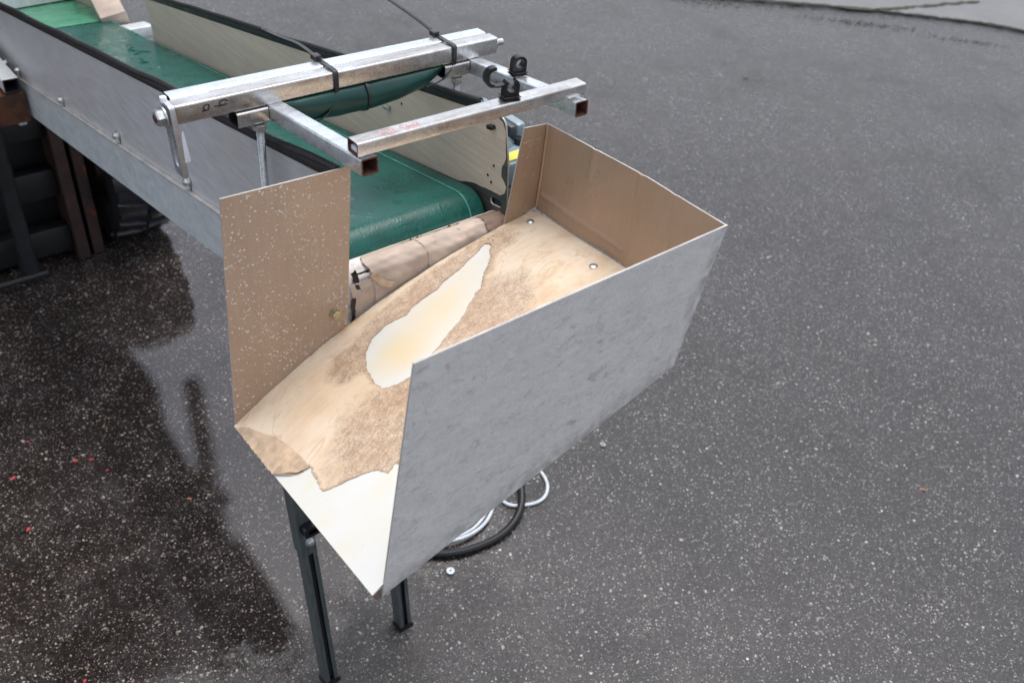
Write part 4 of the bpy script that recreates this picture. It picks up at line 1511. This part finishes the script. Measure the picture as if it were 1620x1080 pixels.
# hand-written marks
def strokes(lines, fn, w, name, mat, par, nrm):
    bm = bmesh.new()
    for l in lines:
        pts = smooth_path([fn(a, b) for a, b in l], 5) if len(l) > 2 else [fn(a, b) for a, b in l]
        ribbon(bm, pts, w, 0.00025, nrm)
    return obj(name, bm, mat, par, smooth=20)
strokes([[(0.3919, 1.4043), (0.3931, 1.4055), (0.3967, 1.4066), (0.3994, 1.4051), (0.3986, 1.4023), (0.3972, 1.3995), (0.3935, 1.3996), (0.3918, 1.4038)],
         [(0.3897, 1.3990), (0.3935, 1.3996)], [(0.4058, 1.4022), (0.4130, 1.4014), (0.4222, 1.4019)], [(0.4127, 1.4020), (0.4136, 1.4065), (0.4193, 1.4076), (0.4242, 1.4055)]],
        lambda a, b: Vector((a, 0.98775, b)), 0.0015, 'marker_writing', M['ink'], t1, (0, -1, 0))
RED = [[(0.5132, 0.7866), (0.5094, 0.7806), (0.5080, 0.7745)], [(0.5142, 0.7856), (0.5138, 0.7802), (0.5124, 0.7744)],
       [(0.5100, 0.7786), (0.5140, 0.7780)], [(0.5187, 0.7846), (0.5180, 0.7777), (0.5220, 0.7751), (0.5236, 0.7800), (0.5242, 0.7840)],
       [(0.5282, 0.7850), (0.5280, 0.7790), (0.5290, 0.7747)],
       [(0.5439, 0.7859), (0.5400, 0.7870), (0.5372, 0.7826), (0.5408, 0.7791), (0.5446, 0.7770), (0.5440, 0.7741), (0.5400, 0.7745)],
       [(0.5476, 0.7859), (0.5466, 0.7800), (0.5497, 0.7740), (0.5536, 0.7773), (0.5516, 0.7816), (0.5482, 0.7799)],
       [(0.5577, 0.7868), (0.5560, 0.7803), (0.5606, 0.7790)], [(0.5614, 0.7858), (0.5606, 0.7789), (0.5599, 0.7740)]]
strokes(RED, lambda a, b: Vector((a, b, 1.43215)), 0.0015, 'red_writing', M['red_ink'], fb, (0, 0, 1))

# pipe clips (snap-in saddles) on the frame
def pipe_clip(name_label, origin, zrot, opened):
    e = empty('pipe_clip', origin, name_label, 'pipe clip', 'black pipe clips on the tube frame')
    mm = Matrix.Translation(origin) @ Matrix.Rotation(zrot, 4, 'Z') @ Matrix.Scale(0.82, 4)
    bm = bmesh.new()
    for k, (w_, d_) in enumerate(((0.029, 0.021), (0.025, 0.018), (0.029, 0.021))):
        box(bm, (-w_ / 2, -d_ / 2, 0.0022 * k), (w_ / 2, d_ / 2, 0.0022 * (k + 1) - 0.0004), mm, bev=0.0005)
    obj('clip_base', bm, M['plastic'], e)
    bm = bmesh.new()
    # saddle: extruded profile in local x-z, depth along y
    R_, r_ = 0.0125, 0.0085
    cz = 0.021
    prof = []
    if opened:
        a0, a1 = 40, -220
    else:
        a0, a1 = 0, 0
    if opened:
        outer = [(-0.0125, 0.006), (-0.0125, cz + 0.004)] + [(R_ * math.cos(math.radians(a)), cz + R_ * math.sin(math.radians(a))) for a in range(165, 125, -10)]
        inner = [(r_ * math.cos(math.radians(a)), cz + r_ * math.sin(math.radians(a))) for a in range(130, 411, 14)]
        end = [(R_ * math.cos(math.radians(a)), cz + R_ * math.sin(math.radians(a))) for a in range(50, 10, -10)] + [(0.0125, cz + 0.002), (0.0125, 0.006)]
        loops = [outer + inner + end]
        lp = loops[0]
        bm2 = sheet(lp, [], lambda a, b, w: mm @ Vector((a, -0.0065 + w, b)), 0.013, mi_edge=0)
    else:
        lp = [(-0.0130, 0.006), (-0.0130, cz)] + [(0.0130 * math.cos(math.radians(a)), cz + 0.0115 * math.sin(math.radians(a))) for a in range(170, 9, -16)] + [(0.0130, cz), (0.0130, 0.006)]
        ho = [(r_ * 0.92 * math.cos(math.radians(a)), cz - 0.001 + r_ * 0.92 * math.sin(math.radians(a))) for a in range(0, 360, 18)]
        bm2 = sheet(lp, [ho], lambda a, b, w: mm @ Vector((a, -0.0065 + w, b)), 0.013, mi_edge=0)
    bm.free()
    obj('saddle', bm2, M['plastic'], e, smooth=35)
    if opened:
        # swung-open latch: crescent hanging off the left
        cx_, cz_ = -0.032, 0.038
        out1 = [(cx_ + 0.0135 * math.cos(math.radians(a)), cz_ + 0.0155 * math.sin(math.radians(a))) for a in range(70, 291, 14)]
        in1 = [(cx_ + 0.0012 + 0.0082 * math.cos(math.radians(a)), cz_ + 0.0105 * math.sin(math.radians(a))) for a in range(280, 59, -14)]
        bm2 = sheet(out1 + in1, [], lambda a, b, w: mm @ Vector((a, -0.0055 + w, b)), 0.011, mi_edge=0)
        obj('open_latch', bm2, M['plastic'], e, smooth=35)
        bm3 = bmesh.new()
        ribbon(bm3, [mm @ Vector(p) for p in ((-0.029, 0, 0.0235), (-0.022, 0, 0.0225), (-0.012, 0, 0.0245))], 0.008, 0.0022, (0, 0, 1))
        obj('living_hinge', bm3, M['plastic'], e)
    return e
pipe_clip('closed black pipe clip standing on the side tube nearest the far corner', Vector((0.8095, 0.892, 1.4010)), math.radians(-12), False)
pipe_clip('open black pipe clip with swung-back latch on the front tube', Vector((0.7000, 0.7815, 1.4325)), math.radians(-14), True)

# rolled green sheet hanging under the cross tubes
bm = bmesh.new()
secs = [(0.492, 0.014, 1.384), (0.505, 0.019, 1.378), (0.53, 0.0225, 1.372), (0.58, 0.0235, 1.370), (0.63, 0.0235, 1.368), (0.68, 0.023, 1.370), (0.72, 0.0205, 1.376), (0.745, 0.015, 1.382), (0.765, 0.0085, 1.388), (0.776, 0.005, 1.390)]
rings = []
N = 28
for k, (x, r, z) in enumerate(secs):
    ring = []
    for i in range(N):
        a = 2 * PI * i / N
        rr = r * (1 + 0.05 * math.sin(3 * a + x * 25) + 0.03 * math.sin(7 * a + x * 60))
        yy = 1.004 + rr * 1.05 * math.cos(a); zz = z + rr * math.sin(a)
        zz = min(zz, 1.3868)
        ring.append(bm.verts.new((x, yy, zz)))
    rings.append(ring)
for a, b in zip(rings, rings[1:]):
    for i in range(N):
        j = (i + 1) % N
        bm.faces.new((a[i], a[j], b[j], b[i]))
bm.faces.new(rings[0][::-1]); bm.faces.new(rings[-1])
gr = obj('green_roll', bm, M['green_roll'], smooth=50)
tag(gr, 'dark green rolled sheet strapped beneath the double cross tube', 'rolled sheet')
bm = bmesh.new()
ring = []
for i in range(33):
    a = 2 * PI * i / 32
    ring.append((0.622, 1.004 + 0.0262 * math.cos(a), min(1.3685 + 0.0250 * math.sin(a), 1.387)))
ribbon(bm, ring, 0.0042, 0.0012, lambda i: (0, math.cos(2 * PI * i / 32), math.sin(2 * PI * i / 32)))
obj('black_band', bm, M['tie'], gr)

# long cable ties
def zip_tie(label, x, top, tail, low_):
    e = empty('cable_tie', (x, 1.01, 1.41), label, 'cable tie', 'long black cable ties round the double tube')
    bm = bmesh.new()
    y0, y1 = 0.9865, 1.0350
    z0, z1 = 1.3868, 1.4138
    c = 0.0025
    pts = [(x, y1 + .001, z1 - 0.004), (x, y1 - c, z1 + 0.0006), (x, y0 + c + .004, z1 + 0.0006), (x, y0 + c * .4, z1 - 0.0002), (x, y0 - 0.0006, z1 - c), (x + 0.0005, y0 - 0.0006, z0 + c)] + low_
    pts = [Vector(p) for p in pts]
    def nr(i):
        p = pts[i]
        return (p - Vector((p.x, 1.008, 1.395))).normalized()
    ribbon(bm, pts, 0.0062, 0.0014, nr)
    obj('strap_loop', bm, M['tie'], e, smooth=60)
    bm = bmesh.new()
    m_ = Matrix.Translation((x - 0.002, 1.0345, 1.4165))
    box(bm, (-0.0052, -0.006, -0.0035), (0.0052, 0.006, 0.0035), m_, bev=0.001)
    obj('strap_head', bm, M['tie'], e)
    bm = bmesh.new()
    ribbon(bm, smooth_path(tail, 8), 0.0055, 0.0013, (0.0, -0.35, 1))
    obj('strap_tail', bm, M['tie'], e, smooth=60)
zip_tie('cable tie with tail lying back toward the far side panel, left of the pair', 0.575, None,
        [(0.573, 1.040, 1.4175), (0.570, 1.075, 1.4205), (0.560, 1.105, 1.4215), (0.548, 1.120, 1.4265), (0.540, 1.122, 1.431)],
        [(0.572, 0.984, 1.377), (0.560, 0.980, 1.362), (0.546, 0.986, 1.351), (0.536, 1.0, 1.346)])
zip_tie('cable tie with tail sticking up out over the asphalt, right of the pair', 0.770, None,
        [(0.768, 1.040, 1.4175), (0.752, 1.055, 1.432), (0.722, 1.070, 1.455), (0.694, 1.080, 1.474), (0.665, 1.088, 1.492)],
        [(0.764, 0.985, 1.379), (0.754, 0.984, 1.371), (0.742, 0.988, 1.364), (0.730, 0.996, 1.357)])

# ------------------------------------------------------------------ far paper-wrapped box behind the conveyor
bm = bmesh.new()
m_ = frame((0.86, -0.15, 0.20), (0.10, 0.90, 0.30), cv(0.725, 1.640, 0.085))
box(bm, (0.0, 0.0, -0.05), (0.068, 0.24, 0.0), m_, bev=0.006)
o = obj('wrapped_box', bm, M['paper'])
tag(o, 'pale brown wrapped carton corner at the top beyond the green belt', 'carton')

# ------------------------------------------------------------------ cables and litter on the ground
def ring_pts(cx, cy, r, a0, a1, n, wob=0.0, seed=0, z=0.006, rx=1.0, spiral=0.0):
    rnd = random.Random(seed)
    ph = rnd.uniform(0, 6)
    return [(cx + (r + spiral * i / n + wob * math.sin(3 * t_ + ph)) * rx * math.cos(t_), cy + (r + spiral * i / n + wob * math.sin(3 * t_ + ph)) * math.sin(t_), z + 0.001 * math.sin(5 * t_)) for i in range(n + 1) for t_ in (a0 + (a1 - a0) * i / n,)]
bm = bmesh.new()
pts = ring_pts(1.00, 1.300, 0.146, 0, 2 * PI * 2.98, 240, 0.006, 2, 0.0065, spiral=0.042)
pts = [(p[0], p[1], 0.0060 + 0.0085 * (0.5 + 0.5 * math.sin(i * 0.21))) for i, p in enumerate(pts)]
last = Vector(pts[-1])
ext = smooth_path([last, (1.150, 1.150, 0.008), (1.195, 1.105, 0.006), (1.250, 1.095, 0.006), (1.295, 1.130, 0.006), (1.310, 1.20, 0.006), (1.285, 1.28, 0.006), (1.22, 1.36, 0.006), (1.12, 1.44, 0.006)], 10)
tube(bm, list(pts) + [tuple(p) for p in ext[1:]], 0.0048, 12)
o = obj('cable_coil', bm, M['cable'])
tag(o, 'pale grey electric cable coiled on the asphalt inside the black hose', 'cable')
bm = bmesh.new()
base = smooth_path([(0.93, 1.50, .012), (0.85, 1.44, .012), (0.80, 1.32, .012), (0.825, 1.18, .012), (0.905, 1.105, .012), (0.985, 1.070, .012), (1.075, 1.062, .012), (1.155, 1.090, .012), (1.215, 1.150, .012), (1.250, 1.230, .012), (1.245, 1.33, .012), (1.19, 1.43, .012), (1.08, 1.50, .012), (0.95, 1.52, .012)], 60)
tube(bm, base, 0.0105, 14, rf=lambda i: 0.0108 if i % 4 < 2 else 0.0094)
o = obj('corrugated_hose', bm, M['plastic'], smooth=50)
tag(o, 'black corrugated conduit curving round the coiled grey cable', 'hose')
bm = bmesh.new()
lathe(bm, (0.897, 1.053, 0.004), (0, 0, 1), [(0, 0.0105), (0.0015, 0.0105), (0.0018, 0.0100), (0.0018, 0.0024), (0.0, 0.0024)], n=32)
o = obj('washer', bm, M['cable'])
tag(o, 'flat pale washer lying in front of the black hose', 'washer')
bm = bmesh.new()
lathe(bm, (1.535, 1.149, 0.004), (0.2, 0, 1), [(0, 0.0085), (0.003, 0.0085), (0.003, 0.004), (0.0, 0.004)], n=24)
o = obj('washer', bm, M['zinc_bolt'])
tag(o, 'small dull washer on the open asphalt right of the chute', 'washer')
def petal(name, x, y, r, ang, mat, label, cat, group=None, el=1.7):
    bm = bmesh.new()
    rnd = random.Random(int(x * 1000))
    c = bm.verts.new((x, y, 0.0075))
    vs = []
    for k in range(9):
        a = 2 * PI * k / 9
        q = Vector((el * r * math.cos(a) * rnd.uniform(.8, 1.1), r * math.sin(a) * rnd.uniform(.8, 1.1)))
        vs.append(bm.verts.new((x + q.x * math.cos(ang) - q.y * math.sin(ang), y + q.x * math.sin(ang) + q.y * math.cos(ang), 0.0035 + rnd.uniform(0, .002))))
    for k in range(9):
        bm.faces.new((vs[k], vs[(k + 1) % 9], c))
    o_ = raw(name, bm, mat)
    tag(o_, label, cat, group)
RL = ['tiny red petal at the left, uppermost of the scattered red specks', 'tiny red petal, upper of the two close together', 'tiny red petal just right of the close pair', 'tiny red petal farthest right of the scattered red specks', 'tiny red petal nearest the left border, level with the others', 'tiny red petal alone lower down on the wet asphalt', 'tiny red petal at the bottom border left of the chute leg']
for i, (x, y) in enumerate(((0.203, 2.081), (0.281, 1.940), (0.317, 1.921), (0.336, 1.859), (0.131, 1.969), (0.108, 1.777), (0.073, 1.290))):
    petal('red_petal', x, y, 0.0038 * (0.75 + 0.09 * (i * 5 % 7)), -0.7 + i * 0.3, M['red_bit'], RL[i], 'petal', 'red petals on the wet asphalt')
petal('orange_leaf', 2.209, 0.465, 0.0042, -1.0, M['orange_bit'], 'small orange leaf on the open asphalt to the right', 'leaf', None, 2.6)
petal('yellow_leaf', 0.471, 1.643, 0.0035, -0.6, M['orange_bit'], 'small orange leaf scrap at the puddle edge left of the chute', 'leaf')
petal('green_leaf', 4.21, 2.739, 0.010, -0.6, M['moss'], 'small green leaf far out on the asphalt at the top', 'leaf', None, 2.2)
